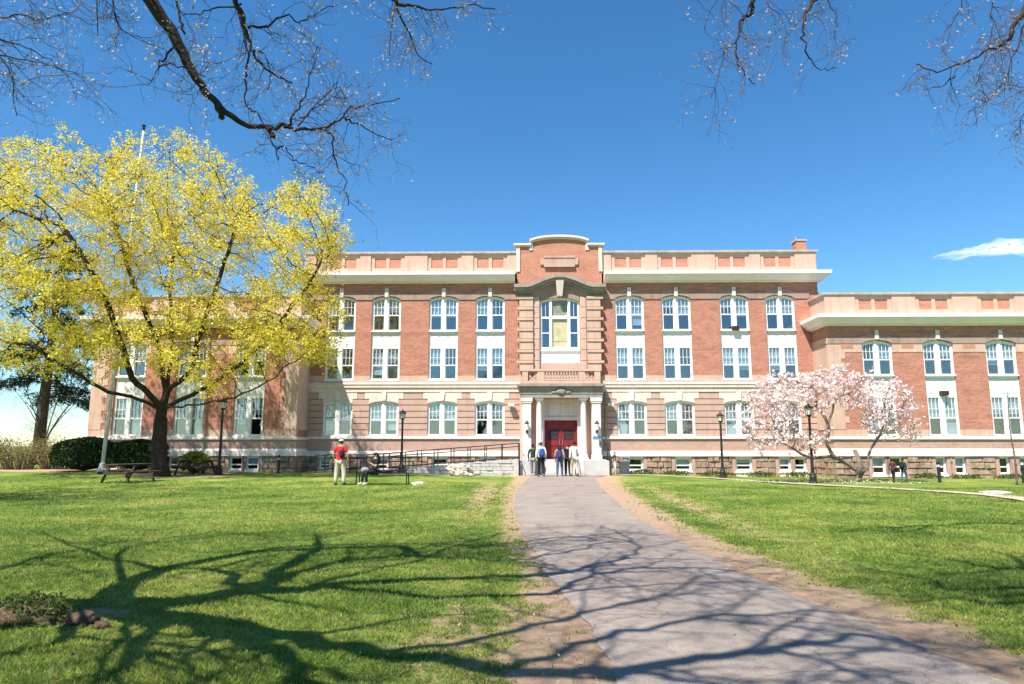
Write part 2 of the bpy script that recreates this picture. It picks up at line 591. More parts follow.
# ---------------------------------------------------------------- windows
def make_window(uc, z0, z1, w, v, arch=0.0, double=True, grid=True, open_p=0.35, mull=0.24, fr=0.085, bl=None, gl='glass'):
    """wooden sash window set into a wall opening whose face is at v"""
    f = MB()
    vf, vb = v + 0.10, v + 0.19
    zs = z1 - arch
    f.box(uc - w / 2, uc - w / 2 + fr, vf, vb, z0 + 0.07, z1)
    f.box(uc + w / 2 - fr, uc + w / 2, vf, vb, z0 + 0.07, z1)
    f.box(uc - w / 2, uc + w / 2, v - 0.03, vb, z0, z0 + 0.07)
    if arch:
        us, a = arc(uc, w - 2 * fr, zs, arch)
        f.strip(us, [x - 0.11 for x in a], [x + 0.05 for x in a], vf + 0.005, vb - 0.005)
    else:
        f.box(uc - w / 2 + fr, uc + w / 2 - fr, vf, vb, z1 - fr, z1)
    lights = []
    if double:
        f.box(uc - mull / 2, uc + mull / 2, vf - 0.03, vb, z0 + 0.07, z1 - 0.02)
        lights = [(uc - w / 2 + fr, uc - mull / 2), (uc + mull / 2, uc + w / 2 - fr)]
    else:
        lights = [(uc - w / 2 + fr, uc + w / 2 - fr)]
    win = part(f, 'window', 'white')
    zm = z0 + (z1 - z0) * 0.46
    for (a, b) in lights:
        s = MB()
        st = 0.045
        s.box(a, a + st, vf + 0.02, vb - 0.01, z0 + 0.07, z1 - 0.03)
        s.box(b - st, b, vf + 0.02, vb - 0.01, z0 + 0.07, z1 - 0.03)
        s.box(a + st, b - st, vf + 0.015, vb - 0.015, zm - 0.035, zm + 0.035)
        s.box(a + st, b - st, vf + 0.02, vb - 0.01, z0 + 0.07, z0 + 0.14)
        if grid:
            for k in (1, 2):
                u = a + (b - a) * k / 3
                s.box(u - 0.012, u + 0.012, vf + 0.03, vb - 0.02, zm + 0.035, z1 - 0.03)
            zz = zm + (z1 - zm) * 0.42
            s.box(a + st, b - st, vf + 0.034, vb - 0.024, zz - 0.012, zz + 0.012)
        s.build('sash', 'white', win)
        g = MB()
        g.box(a + 0.01, b - 0.01, vb - 0.005, vb + 0.004, z0 + 0.08, z1 - 0.02)
        g.build('pane', gl, win)
        drop = brnd.choice([0.45, 0.5, 0.54, 0.6, 0.85, 1.0, 0.55, 0.7, 0.35]) if bl is None else bl
        if brnd.random() < 0.12 and bl is None:
            drop = 0.0
        if drop:
            c = MB()
            zb = z1 - (z1 - z0 - 0.1) * drop
            c.box(a + 0.02, b - 0.02, vb + 0.05, vb + 0.062, zb, z1 - 0.02)
            c.box(a + 0.02, b - 0.02, vb + 0.045, vb + 0.068, zb - 0.03, zb)
            c.build('blind', 'blind', win)
    return win


def spandrel(uc, z0, z1, w, v):
    p = MB()
    p.box(uc - w / 2, uc + w / 2, v + 0.13, v + 0.20, z0, z1)
    p.box(uc - w / 2, uc - w / 2 + 0.09, v + 0.10, v + 0.13, z0, z1)
    p.box(uc + w / 2 - 0.09, uc + w / 2, v + 0.10, v + 0.13, z0, z1)
    for k in (-1, 0, 1):
        u = uc + k * 0.53
        p.box(u - 0.215, u + 0.215, v + 0.115, v + 0.13, z0 + 0.16, z1 - 0.2)
    p.box(uc - w / 2 + 0.09, uc + w / 2 - 0.09, v + 0.06, v + 0.13, z1 - 0.09, z1)
    for k in range(9):
        u = uc - w / 2 + 0.14 + k * (w - 0.28) / 8
        p.box(u - 0.035, u + 0.035, v + 0.07, v + 0.13, z1 - 0.17, z1 - 0.09)
    return part(p, 'spandrel_panel', 'white')


# ---------------------------------------------------------------- openings of the ground and base storeys
def both(cs):
    return [-c for c in cs] + list(cs)


main_ops = [(c - WW / 2, c + WW / 2) for c in both(MAINC)]
base_main = []                       # (centre, width) basement lights
for s in (-1, 1):
    base_main += [(s * 4.36, 0.98), (s * 7.2, 0.98), (s * 10.75, 0.98), (s * 13.15, 0.72), (s * 14.05, 0.72)]
base_wing = []
for s in (-1, 1):
    base_wing += [(s * 17.62, 0.78), (s * 18.56, 0.78), (s * 21.05, 0.62), (s * 22.12, 0.62), (s * 24.55, 0.62), (s * 25.65, 0.62)]
stone_rnd = random.Random(5)


def rough_base(u0, u1, ops, v, z0, z1, margin=0.27):
    """courses of split-face fieldstone blocks"""
    s, back = MB(), MB()
    tall = [(a - margin, b + margin) for a, b in ops]
    zone(back, z0, z1, u0, u1, ops, v + 0.06, v + 0.4)
    rows = 4
    h = (z1 - z0) / rows
    for (a, b) in complement(u0, u1, tall):
        for r in range(rows):
            u = a
            while u < b - 0.02:
                w = stone_rnd.uniform(0.28, 0.75)
                if b - (u + w) < 0.2:
                    w = b - u
                pr = stone_rnd.uniform(0.0, 0.085)
                za, zb = z0 + r * h + 0.012, z0 + (r + 1) * h - 0.012
                ua, ub = u + 0.012, u + w - 0.012
                j = lambda k=0.02: stone_rnd.uniform(-k, k)
                c = 0.04
                ring0 = [(ua, v + 0.08, za), (ub, v + 0.08, za), (ub, v + 0.08, zb), (ua, v + 0.08, zb)]
                ring1 = [(ua + j(.01), v + 0.01, za), (ub + j(.01), v + 0.01, za), (ub + j(.01), v + 0.01, zb), (ua + j(.01), v + 0.01, zb)]
                ring2 = [(ua + c + j(), v - pr + j(), za + c + j()), (ub - c + j(), v - pr + j(), za + c + j()),
                         (ub - c + j(), v - pr * .8 + j(), zb - c * .6 + j()), (ua + c + j(), v - pr * .8 + j(), zb - c * .6 + j())]
                s.add(ring0 + ring1 + ring2, [(0, 1, 5, 4), (1, 2, 6, 5), (2, 3, 7, 6), (3, 0, 4, 7), (4, 5, 9, 8), (5, 6, 10, 9), (6, 7, 11, 10), (7, 4, 8, 11), (8, 9, 10, 11)])
                u += w
    pier = MB()
    for (a, b) in tall:
        for p, q in ((a, a + margin), (b - margin, b)):
            p2, q2 = max(p, u0), min(q, u1)
            if q2 > p2:
                pier.box(p2, q2, v - 0.012, v + 0.06, z0, z1)
    part(s, 'stone_base', 'rough_stone')
    part(back, 'mortar_bed', 'mortar')
    part(pier, 'base_pier', 'band_brick')


def base_windows(lst, v, z0, z1):
    for c, w in lst:
        make_window(c, z0, z1, w, v + 0.02, double=False, grid=False, fr=0.07, bl=brnd.choice([0, 0.4, 0.6, 0]), gl='dim_glass')


def lintels(lst, v, z0, z1, zlo):
    m = MB()
    for c, w in lst:
        m.box(c - w / 2, c + w / 2, v + 0.0, v + 0.4, z1, zlo)          # head
        m.box(c - w / 2, c + w / 2, v + 0.0, v + 0.4, -0.36, z0)         # sill wall
        m.box(c - w / 2 - 0.05, c + w / 2 + 0.05, v - 0.05, v - 0.002, z0 - 0.09, z0)
    part(m, 'basement_sill', 'cream')


# ---- main block base
for s in (-1, 1):
    lo, hi = (-HALF, -2.45) if s < 0 else (2.45, HALF)
    lst = [b for b in base_main if lo < b[0] < hi]
    rough_base(lo, hi, [(c - w / 2, c + w / 2) for c, w in lst], 0.0, -0.36, 1.0, 0.2)
    zb_ = 0.2 if s < 0 else 0.12
    base_windows(lst, 0.0, zb_, 0.88)
    lintels(lst, 0.0, zb_, 0.88, 1.0)
    wi, wo = (-WING_OUT, -WING_IN) if s < 0 else (WING_IN, WING_OUT)
    lst = [b for b in base_wing if wi < b[0] < wo]
    rough_base(wi, wo, [(c - w / 2, c + w / 2) for c, w in lst], WV, -0.36, 1.04, 0.2)
    zb_ = 0.2 if s < 0 else 0.0
    base_windows(lst, WV, zb_, 0.98)
    lintels(lst, WV, zb_, 0.98, 1.04)


def wing_path(s, inner_v=0.0, back=DEPTH):
    if s > 0:
        return [(WING_IN, inner_v), (WING_IN, WV), (WING_OUT, WV), (WING_OUT, back)]
    return [(-WING_OUT, back), (-WING_OUT, WV), (-WING_IN, WV), (-WING_IN, inner_v)]


def main_path(s, back=DEPTH, inner=2.45):
    if s > 0:
        return [(inner, 0), (HALF, 0), (HALF, back)]
    return [(-HALF, back), (-HALF, 0), (-inner, 0)]


def low_main(s):
    return [(2.45, 0), (WING_IN, 0)] if s > 0 else [(-WING_IN, 0), (-2.45, 0)]


def band(path, prof, name, mat):
    return part(MB().sweep(path, prof), name, mat)


def rect(o, z0, z1, i=-0.4):
    return [(i, z0), (o, z0), (o, z1), (i, z1)]


for s in (-1, 1):
    # main block courses below the windows
    band(low_main(s), [(-0.4, 1.0), (0.10, 1.0), (0.10, 1.22), (0.02, 1.31), (-0.4, 1.31)], 'water_table', 'cream')
    band(low_main(s), rect(0.0, 1.31, 2.0), 'plinth_wall', 'band_brick')
    band(low_main(s), [(-0.4, 2.0), (0.07, 2.0), (0.09, 2.03), (0.09, 2.13), (0.0, 2.16), (-0.4, 2.16)], 'sill_course', 'cream')
    # wing courses
    band(wing_path(s), [(-0.4, 1.04), (0.10, 1.04), (0.10, 1.33), (0.02, 1.45), (-0.4, 1.45)], 'water_table', 'cream')
    band(wing_path(s), rect(0.0, 1.45, 1.95), 'plinth_wall', 'band_brick')
    band(wing_path(s), [(-0.4, 1.95), (0.07, 1.95), (0.09, 1.98), (0.09, 2.09), (0.0, 2.12), (-0.4, 2.12)], 'sill_course', 'cream')
    # stone base of the wing return and far side
    rb = MB()
    u0 = s * WING_IN
    for r in range(4):
        v = WV + 0.02
        while v < -0.05:
            w = min(stone_rnd.uniform(0.3, 0.7), -v)
            rb.box(u0 - s * stone_rnd.uniform(0.0, 0.06), u0 + s * 0.3, v + 0.012, v + w - 0.012, -0.36 + r * 0.35 + 0.012, -0.36 + (r + 1) * 0.35 - 0.012)
            v += w
    part(rb, 'stone_base', 'rough_stone')

# ---- ground floor of the main block: banded masonry with recessed joints
for s in (-1, 1):
    lo, hi = (-WING_IN, -2.45) if s < 0 else (2.45, WING_IN)
    ops = [o for o in main_ops if lo < o[0] < hi]
    cs = [c for c in both(MAINC) if lo < c < hi]
    g, b, lin, pale = MB(), MB(), MB(), MB()
    zone(b, 2.16, 3.98, lo, hi, ops, 0.09, 0.4)
    zone(b, 3.98, 4.40, lo, hi, ops, 0.18, 0.4)
    zone(b, 4.40, 4.81, lo, hi, [], 0.18, 0.4)
    courses = [2.16, 2.53, 2.90, 3.27, 3.64, 4.01]
    for i in range(5):
        zone(g, courses[i] + (0.0 if i == 0 else 0.05), courses[i + 1], lo, hi, ops, 0.0, 0.09)
    lin_ops = [(c - 1.16, c + 1.16) for c in cs]
    zone(g, 4.06, 4.36, lo, hi, ops, 0.0, 0.18)
    zone(g, 4.41, 4.81, lo, hi, lin_ops, 0.0, 0.18)
    zone(g, 4.01, 4.06, lo, hi, ops, 0.09, 0.18)
    zone(g, 4.36, 4.41, lo, hi, ops, 0.09, 0.18)
    for c in cs:
        us, a = arc(c, WW, 4.12, 0.24, 14)
        lin.strip(us, a, [4.81] * len(us), -0.022, 0.18)
        lin.box(c - 1.16, c - WW / 2, -0.022, 0.09, 4.41, 4.81)
        lin.box(c + WW / 2, c + 1.16, -0.022, 0.09, 4.41, 4.81)
        pale.add([(c - 0.1, -0.09, 4.30), (c + 0.1, -0.09, 4.30), (c + 0.15, -0.09, 4.80), (c - 0.15, -0.09, 4.80),
                  (c - 0.1, -0.02, 4.30), (c + 0.1, -0.02, 4.30), (c + 0.15, -0.02, 4.80), (c - 0.15, -0.02, 4.80)],
                 [(0, 1, 2, 3), (0, 4, 5, 1), (1, 5, 6, 2), (2, 6, 7, 3), (3, 7, 4, 0)])
        make_window(c, 2.16, 4.33, WW, 0.0, arch=0.22)
    part(b, 'joint_wall', 'band_brick')
    part(g, 'banded_wall', 'pink_band')
    part(lin, 'flat_arch', 'pale')
    part(pale, 'keystone', 'cream')
    # belt course over the ground floor
    band(low_main(s), [(-0.4, 4.81), (0.05, 4.81), (0.05, 5.02), (0.12, 5.08), (0.12, 5.22), (0.16, 5.26), (0.16, 5.32), (0.0, 5.38), (-0.4, 5.38)], 'belt_course', 'pale')
    # pier bases, brick piers, arched stone band, top brick
    pb, br, bd, ky = MB(), MB(), MB(), MB()
    zone(pb, 5.38, 5.80, lo, hi, ops, 0.0, 0.4)
    zone(br, 5.80, 10.45, lo, hi, ops, 0.0, 0.4)
    zone(br, 10.45, 11.5, lo, hi, ops, 0.0, 0.4)
    for c in cs:
        arch_fill(br, c, WW, 10.52, 0.34, 11.5, 0.0, 0.4)
    us = [lo + (hi - lo) * i / 240 for i in range(241)]
    zb, zt = [], []
    for u in us:
        k = min(abs(u - c) for c in cs)
        top = 10.88 + 0.24 * (0.5 + 0.5 * math.cos(PI * min(1, k / 1.30))) 
        low = 10.48
        if k < WW / 2:
            low = 10.52 + 0.34 * math.sqrt(max(0, 1 - (k / (WW / 2)) ** 2 * 0.86)) - 0.34 * math.sqrt(0.14)
        zb.append(low)
        zt.append(top)
    bd.strip(us, zb, zt, -0.05, -0.002)
    for c in cs:
        ky.box(c - 0.11, c + 0.11, -0.12, -0.052, 10.66, 11.2)
        make_window(c, 8.50, 10.76, WW, 0.0, arch=0.30)
        spandrel(c, 7.56, 8.50, WW, 0.0)
        make_window(c, 5.50, 7.56, WW, 0.0)
        pb.box(c - WW / 2, c + WW / 2, -0.02, 0.4, 5.382, 5.50)
    part(pb, 'pier_base', 'peach')
    part(br, 'brick_wall', 'brick')
    part(bd, 'arched_stone_band', 'brown')
    part(ky, 'keystone', 'pale')

# ---- main cornice, parapet, coping
CORN = [(-0.4, 11.5), (0.10, 11.5), (0.14, 11.55), (0.30, 11.58), (0.34, 11.66), (0.50, 11.80), (0.58, 11.84), (0.58, 11.90), (0.65, 11.92), (0.67, 12.12), (-0.4, 12.16)]


def parapet(path, z0, z1, panels, v, ends, name='parapet'):
    """terracotta parapet with sunk brick panel pairs"""
    lo, hi, back_u = ends
    m, bp = MB(), MB()
    par = None
    zp0, zp1 = z0 + (z1 - z0) * 0.30, z0 + (z1 - z0) * 0.80
    ops = []
    for c in panels:
        ops += [(c - 0.82, c - 0.10), (c + 0.10, c + 0.82)]
    m.box(lo, hi, v, v + 0.35, z0, zp0)
    zone(m, zp0, zp1, lo, hi, ops, v, v + 0.35)
    m.box(lo, hi, v, v + 0.35, zp1, z1)
    for a, b in complement(lo, hi, [(c - 1.05, c + 1.05) for c in panels]):
        m.box(a, b, v - 0.07, v - 0.001, z0 + 0.02, z1)
    par = part(m, name, 'peach')
    for c in panels:
        p = MB()
        for a, b in ((c - 0.82, c - 0.10), (c + 0.10, c + 0.82)):
            p.box(a, b, v + 0.05, v + 0.3, zp0, zp1)
        p.build('brick_panel', 'brick_light', par)
    return par


COPE = lambda z: [(-0.42, z), (0.10, z), (0.13, z + 0.03), (0.13, z + 0.14), (-0.42, z + 0.2)]
for s in (-1, 1):
    band(main_path(s, inner=2.72), CORN, 'cornice', 'cornice')
    lo, hi = (-HALF, -2.62) if s < 0 else (2.62, HALF)
    parapet(None, 12.12, 13.38, [s * c for c in MAINC], 0.02, (lo, hi, None))
    side = MB()
    u0 = s * HALF
    side.box(u0 - s * 0.35, u0, 0.372, DEPTH, 12.12, 13.38)
    part(side, 'parapet', 'peach')
    band(main_path(s, inner=2.62), COPE(13.38), 'coping', 'coping')
    # sides of the main block above the wing roof
    sw = MB()
    sw.box(u0 - s * 0.4, u0, 0.002, DEPTH, 1.3, 11.5)
    sw.box(s * WING_IN, u0 - s * 0.003, -0.0, 0.4, 1.3, 11.5)
    part(sw, 'brick_wall', 'brick')
    bs = MB()
    bs.box(u0, u0 + s * 0.05, -0.05, DEPTH, 10.44, 10.84)
    part(bs, 'stone_band', 'brown')

# ---------------------------------------------------------------- wings
for s in (-1, 1):
    lo, hi = (-WING_OUT, -WING_IN) if s < 0 else (WING_IN, WING_OUT)
    cs = [s * c for c in WINGC]
    W2 = 1.74
    ops = [(c - W2 / 2, c + W2 / 2) for c in cs]
    v = WV
    pb, br, pe, bd, ky, sq, qn = MB(), MB(), MB(), MB(), MB(), MB(), MB()
    zone(pb, 2.12, 2.52, lo, hi, ops, v, v + 0.4)
    zone(br, 2.52, 6.90, lo, hi, ops, v, v + 0.4)
    zone(pe, 6.90, 7.40, lo, hi, ops, v - 0.02, v + 0.4)
    zone(br, 7.40, 8.42, lo, hi, ops, v, v + 0.4)
    for c in cs:
        arch_fill(br, c, W2, 7.40, 0.32, 8.42, v, v + 0.4)
    us = [lo + (hi - lo) * i / 160 for i in range(161)]
    zb, zt = [], []
    for u in us:
        k = min(abs(u - c) for c in cs)
        top = 7.74 + 0.26 * (0.5 + 0.5 * math.cos(PI * min(1, k / 1.35)))
        low = 7.402
        if k < W2 / 2:
            low = 7.40 + 0.32 * math.sqrt(max(0, 1 - (k / (W2 / 2)) ** 2 * 0.86)) - 0.32 * math.sqrt(0.14)
        zb.append(low)
        zt.append(top)
    bd.strip(us, zb, zt, v - 0.05, v - 0.002)
    edges = sorted([lo, hi] + [x for o in ops for x in o])
    for a, b in ((ops_[1], nxt[0]) for ops_, nxt in zip(sorted(ops), sorted(ops)[1:])):
        m_ = (a + b) / 2
        sq.box(m_ - 0.34, m_ + 0.34, v - 0.03, v - 0.021, 7.12, 7.36)
    ci = s * WING_IN
    sq.box(ci + s * 0.75, ci + s * 1.45, v - 0.03, v - 0.021, 7.12, 7.36)
    for c in cs:
        ky.box(c - 0.11, c + 0.11, v - 0.12, v - 0.052, 7.64, 8.16)
        make_window(c, 5.52, 7.62, W2, v, arch=0.28)
        spandrel(c, 4.40, 5.52, W2, v)
        make_window(c, 2.12, 4.40, W2, v)
    # corner pier with toothed edge, inner and outer
    for cu, sg in ((s * WING_IN, s), (s * WING_OUT, -s)):
        z = 2.52
        i = 0
        while z < 6.88:
            w = 0.95 if i % 2 else 0.72
            z2 = min(6.90, z + 0.365)
            qn.box(cu - sg * 0.018, cu + sg * w, v - 0.018, v - 0.001, z, z2)
            z = z2
            i += 1
        qn.box(cu - sg * 0.018, cu - sg * 0.001, v - 0.001, -0.001, 2.52, 6.90)
    part(pb, 'pier_base', 'peach')
    part(br, 'brick_wall', 'brick')
    part(pe, 'peach_band', 'peach')
    part(bd, 'arched_stone_band', 'brown')
    part(ky, 'keystone', 'pale')
    part(sq, 'brick_square', 'brick_light')
    part(qn, 'corner_pier', 'peach')
    # returns and far side
    sd = MB()
    sd.box(ci, ci + s * 0.4, v + 0.4, 0, 2.12, 8.42)
    uo = s * WING_OUT
    sd.box(uo - s * 0.4, uo, v + 0.4, DEPTH, -0.2, 8.42)
    part(sd, 'brick_wall', 'brick')
    rp = MB()
    rp.box(ci - s * 0.02, ci - s * 0.001, v, -0.001, 6.90, 7.40)
    rp.box(ci - s * 0.05, ci - s * 0.001, v - 0.05, -0.001, 7.402, 7.74)
    part(rp, 'stone_band', 'peach')
    WC = [(o, z - 3.08) for o, z in CORN]
    band(wing_path(s), WC, 'cornice', 'cornice')
    parapet(None, 9.04, 10.24, cs, v + 0.02, (lo, hi, None))
    sp = MB()
    sp.box(ci, ci + s * 0.35, v + 0.372, 0.0, 9.04, 10.24)
    sp.box(uo - s * 0.35, uo, v + 0.372, DEPTH, 9.04, 10.24)
    part(sp, 'parapet', 'peach')
    band(wing_path(s), COPE(10.24), 'coping', 'coping')

# ---------------------------------------------------------------- inside, roofs, back
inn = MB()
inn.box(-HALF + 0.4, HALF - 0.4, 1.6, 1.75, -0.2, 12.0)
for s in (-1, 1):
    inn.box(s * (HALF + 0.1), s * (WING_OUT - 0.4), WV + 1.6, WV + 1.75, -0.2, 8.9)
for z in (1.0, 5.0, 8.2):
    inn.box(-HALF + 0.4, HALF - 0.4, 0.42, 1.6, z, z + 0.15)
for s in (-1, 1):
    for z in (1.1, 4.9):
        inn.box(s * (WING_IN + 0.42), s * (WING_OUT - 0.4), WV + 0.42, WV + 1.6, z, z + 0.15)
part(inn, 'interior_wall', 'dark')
rf = MB()
rf.box(-HALF + 0.36, HALF - 0.36, 0.38, DEPTH, 12.3, 12.5)
for s in (-1, 1):
    rf.box(s * (HALF + 0.002), s * (WING_OUT - 0.36), WV + 0.38, DEPTH, 9.2, 9.4)
part(rf, 'roof', 'roof')
bk = MB()
bk.box(-WING_OUT, WING_OUT, DEPTH, DEPTH + 0.4, -0.2, 10.3)
bk.box(-HALF, HALF, DEPTH + 0.001, DEPTH + 0.4, 10.3, 13.4)
part(bk, 'back_wall', 'brick')
ch = MB()
ch.box(14.84, 15.46, 0.55, 1.2, 12.5, 14.28)
chim = part(ch, 'chimney', 'brick_light')
cc = MB()
cc.box(14.79, 15.51, 0.50, 1.25, 14.28, 14.38)
cc.build('chimney_cap', 'coping', chim)
cp = MB()
cp.lathe([(0.12, 0), (0.12, 0.25), (0.09, 0.27)], (14.98, 0.85, 14.38))
cp.build('chimney_pot', 'steel', chim)

# ---------------------------------------------------------------- central pavilion
bw_ = MB()
bw_.box(-2.45, -1.22, -0.12, 0.4, 0.83, 10.64)
bw_.box(1.22, 2.45, -0.12, 0.4, 0.83, 10.64)
bw_.box(-1.22, 1.22, -0.10, 0.4, 5.1, 6.55)
part(bw_, 'pavilion_wall', 'peach')
q = MB()
rows = [(6.05 + i * 0.655, 6.05 + (i + 1) * 0.655) for i in range(7)]
for s in (-1, 1):
    for i, (a, b) in enumerate(rows):
        # a tall block and the shallow course that oversails it
        q.box(s * 1.62, s * 2.46, -0.30, -0.121, a, b - 0.20)
        q.box(s * 1.62, s * 2.62, -0.35, -0.121, b - 0.19, b - 0.03)
        q.box(s * 1.24, s * 1.58, -0.20, -0.121, a, b - 0.03)
part(q, 'quoin', 'peach')
# window group
cw = MB()
cw.box(-1.2, -1.08, -0.02, 0.12, 6.95, 10.5)
cw.box(1.08, 1.2, -0.02, 0.12, 6.95, 10.5)
cw.box(-0.64, -0.47, -0.05, 0.12, 7.45, 10.62)
cw.box(0.47, 0.64, -0.05, 0.12, 7.45, 10.62)
cw.box(-1.08, 1.08, -0.04, 0.12, 7.36, 7.52)
cw.box(-1.08, -0.64, -0.03, 0.12, 9.28, 9.40)
cw.box(0.64, 1.08, -0.03, 0.12, 9.28, 9.40)
cw.box(-0.47, 0.47, -0.045, 0.12, 9.26, 9.46)
cw.box(-1.08, -0.64, -0.02, 0.10, 8.36, 8.42)
cw.box(0.64, 1.08, -0.02, 0.10, 8.36, 8.42)
for k in (-0.86, 0.86):
    cw.box(k - 0.012, k + 0.012, -0.01, 0.10, 9.40, 10.5)
us, a = arc(0, 2.4, 10.30, 0.42, 20)
cw.strip(us, [x - 0.12 for x in a], [x + 0.02 for x in a], -0.03, 0.12)
cwin = part(cw, 'window', 'white')
g = MB()
for a_, b_ in ((-1.08, -0.64), (0.64, 1.08)):
    g.box(a_, b_, 0.105, 0.115, 7.5, 10.6)
g.build('pane', 'glass', cwin)
g = MB()
g.box(-0.47, 0.47, 0.08, 0.115, 9.46, 10.7)
g.build('patterned_panel', 'transom_glass', cwin)
g = MB()
g.box(-0.47, 0.47, 0.06, 0.09, 7.52, 9.26)
for zz in (7.9,):
    g.box(-0.40, 0.40, 0.045, 0.06, zz, zz + 0.03)
g.build('patterned_panel', 'curtain', cwin)
pn = MB()
pn.box(-1.2, 1.2, -0.03, 0.12, 6.55, 7.36)
pn.box(-1.2, 1.2, -0.10, -0.03, 7.26, 7.36)
for k in range(12):
    u = -1.05 + k * 2.1 / 11
    pn.box(u - 0.045, u + 0.045, -0.075, -0.03, 7.16, 7.26)
part(pn, 'spandrel_panel', 'white')
# tympanum and segmental hood
ty = MB()
us = [-2.45 + 4.9 * i / 48 for i in range(49)]
_, aa = arc(0, 2.4, 10.30, 0.42, 20)


def zarc(u, w, zs, rise):
    if abs(u) >= w / 2:
        return zs
    return zs + rise * math.sqrt(max(0, 1 - (u / (w / 2)) ** 2 * 0.86)) - rise * math.sqrt(0.14)


def hood(u, add=0.0):
    k = min(1.0, abs(u) / 2.05)
    return 11.22 + 0.62 * (0.5 + 0.5 * math.cos(PI * k)) ** 0.8 + add


us = [-2.449 + 4.898 * i / 80 for i in range(81)]
ty.strip(us, [zarc(u, 2.4, 10.30, 0.42) if abs(u) < 1.2 else 10.64 for u in us], [hood(u, -0.26) for u in us], -0.16, 0.4)
part(ty, 'tympanum', 'brown')
hd = MB()
us = [-2.78 + 5.56 * i / 90 for i in range(91)]
hd.strip(us, [hood(u, -0.28) for u in us], [hood(u, -0.10) for u in us], -0.50, 0.0)
hd.strip(us, [hood(u, -0.10) for u in us], [hood(u, 0.10) for u in us], -0.66, 0.0)
hd.strip([u * 0.965 for u in us], [hood(u, -0.40) for u in us], [hood(u, -0.282) for u in us], -0.32, -0.161)
part(hd, 'arched_hood', 'grey_stone')
kk = MB()
kk.add([(-0.16, -0.42, 10.62), (0.16, -0.42, 10.62), (0.24, -0.60, 11.55), (-0.24, -0.60, 11.55), (-0.16, -0.1, 10.62), (0.16, -0.1, 10.62), (0.24, -0.1, 11.55), (-0.24, -0.1, 11.55)],
       [(0, 1, 2, 3), (0, 4, 5, 1), (1, 5, 6, 2), (2, 6, 7, 3), (3, 7, 4, 0)])
part(kk, 'keystone', 'pale')
# curved gable


def gable_top(u):
    k = abs(u)
    if k > 1.72:
        return 13.78
    return 14.02 + 0.36 * math.sqrt(max(0, 1 - (u / 1.72) ** 2 * 0.9)) - 0.36 * math.sqrt(0.1)


us = sorted([-2.6 + 5.2 * i / 80 for i in range(81)] + [-1.7205, -1.7195, 1.7195, 1.7205])
gb = MB()
gb.strip(us, [hood(u, 0.0) if abs(u) < 2.5 else 11.2 for u in us], [gable_top(u) for u in us], -0.14, 0.35)
gab = part(gb, 'gable', 'brick_light')
cpg = MB()
usa = [-1.82 + 3.64 * i / 60 for i in range(61)]
ga = lambda u: 14.02 + 0.36 * math.sqrt(max(0, 1 - (min(1.72, abs(u)) / 1.72) ** 2 * 0.9)) - 0.36 * math.sqrt(0.1)
cpg.strip(usa, [ga(u) + 0.001 for u in usa], [ga(u) + 0.10 for u in usa], -0.24, 0.40)
cpg.strip(usa, [ga(u) + 0.10 for u in usa], [ga(u) + 0.23 for u in usa], -0.34, 0.45)
for s in (-1, 1):
    cpg.box(s * 1.721, s * 2.72, -0.22, 0.40, 13.781, 13.86)
    cpg.box(s * 1.721, s * 2.80, -0.30, 0.45, 13.86, 13.97)
    cpg.box(s * 1.62, s * 1.84, -0.19, -0.141, 13.55, 14.02)
    cpg.box(s * 2.42, s * 2.64, -0.20, -0.141, 12.2, 13.78)
cpg.build('gable_coping', 'pale', gab)
pq = MB()
pq.box(-0.95, 0.95, -0.26, -0.141, 12.52, 13.10)
pq.box(-0.95, 0.95, -0.30, -0.261, 13.04, 13.16)
pq.box(-0.95, 0.95, -0.30, -0.261, 12.46, 12.56)
pq.box(-1.16, -0.95, -0.24, -0.141, 12.62, 13.0)
pq.box(0.95, 1.16, -0.24, -0.141, 12.62, 13.0)
pq.build('blank_plaque', 'pink_band', gab)

# ---------------------------------------------------------------- portico and door
po = MB()
po.box(-2.40, 2.40, -1.0, -0.121, 4.40, 4.98)
po.box(-2.46, 2.46, -1.06, -0.121, 4.98, 5.06)
po.box(-2.58, 2.58, -1.22, -0.121, 5.06, 5.22)
po.box(-2.44, 2.44, -1.03, -0.121, 4.62, 4.68)
port = part(po, 'portico', 'grey_stone')
orn = MB().blob((0, -1.03, 4.78), (0.32, 0.09, 0.20), 3, 0.3, 2.2, 3)
orn.blob((-0.42, -1.02, 4.72), (0.2, 0.06, 0.10), 4, 0.3, 2.2, 2)
orn.blob((0.42, -1.02, 4.72), (0.2, 0.06, 0.10), 5, 0.3, 2.2, 2)
orn.build('carved_cartouche', 'grey_stone', port, smooth=True)
PROJ = -0.98
for s in (-1, 1):
    p = MB()
    p.box(s * 1.74, s * 2.32, -0.96, -0.121, 0.83, 1.10)
    p.box(s * 1.78, s * 2.28, -0.92, -0.121, 1.10, 4.10)
    p.box(s * 1.73, s * 2.33, -0.97, -0.121, 4.10, 4.20)
    p.box(s * 1.69, s * 2.37, -1.0, -0.121, 4.20, 4.398)
    p.build('pier', 'cream', port)
    c = MB()
    c.lathe([(0.235, 0), (0.235, 0.10), (0.21, 0.12), (0.225, 0.17), (0.18, 0.22), (0.178, 1.2), (0.165, 2.4), (0.150, 3.17), (0.175, 3.2), (0.165, 3.25), (0.21, 3.34), (0.21, 3.37)], (s * 1.30, -0.70, 0.93), 20)
    c.box(s * 1.30 - 0.25, s * 1.30 + 0.25, -0.95, -0.45, 0.83, 0.93)
    c.box(s * 1.30 - 0.25, s * 1.30 + 0.25, -0.95, -0.45, 4.30, 4.398)
    c.build('column', 'cream', port)
    w = MB()
    w.box(s * 0.98, s * 1.221, -0.11, 0.4, 0.83, 4.40)
    w.build('door_jamb', 'cream', port)
en = MB()
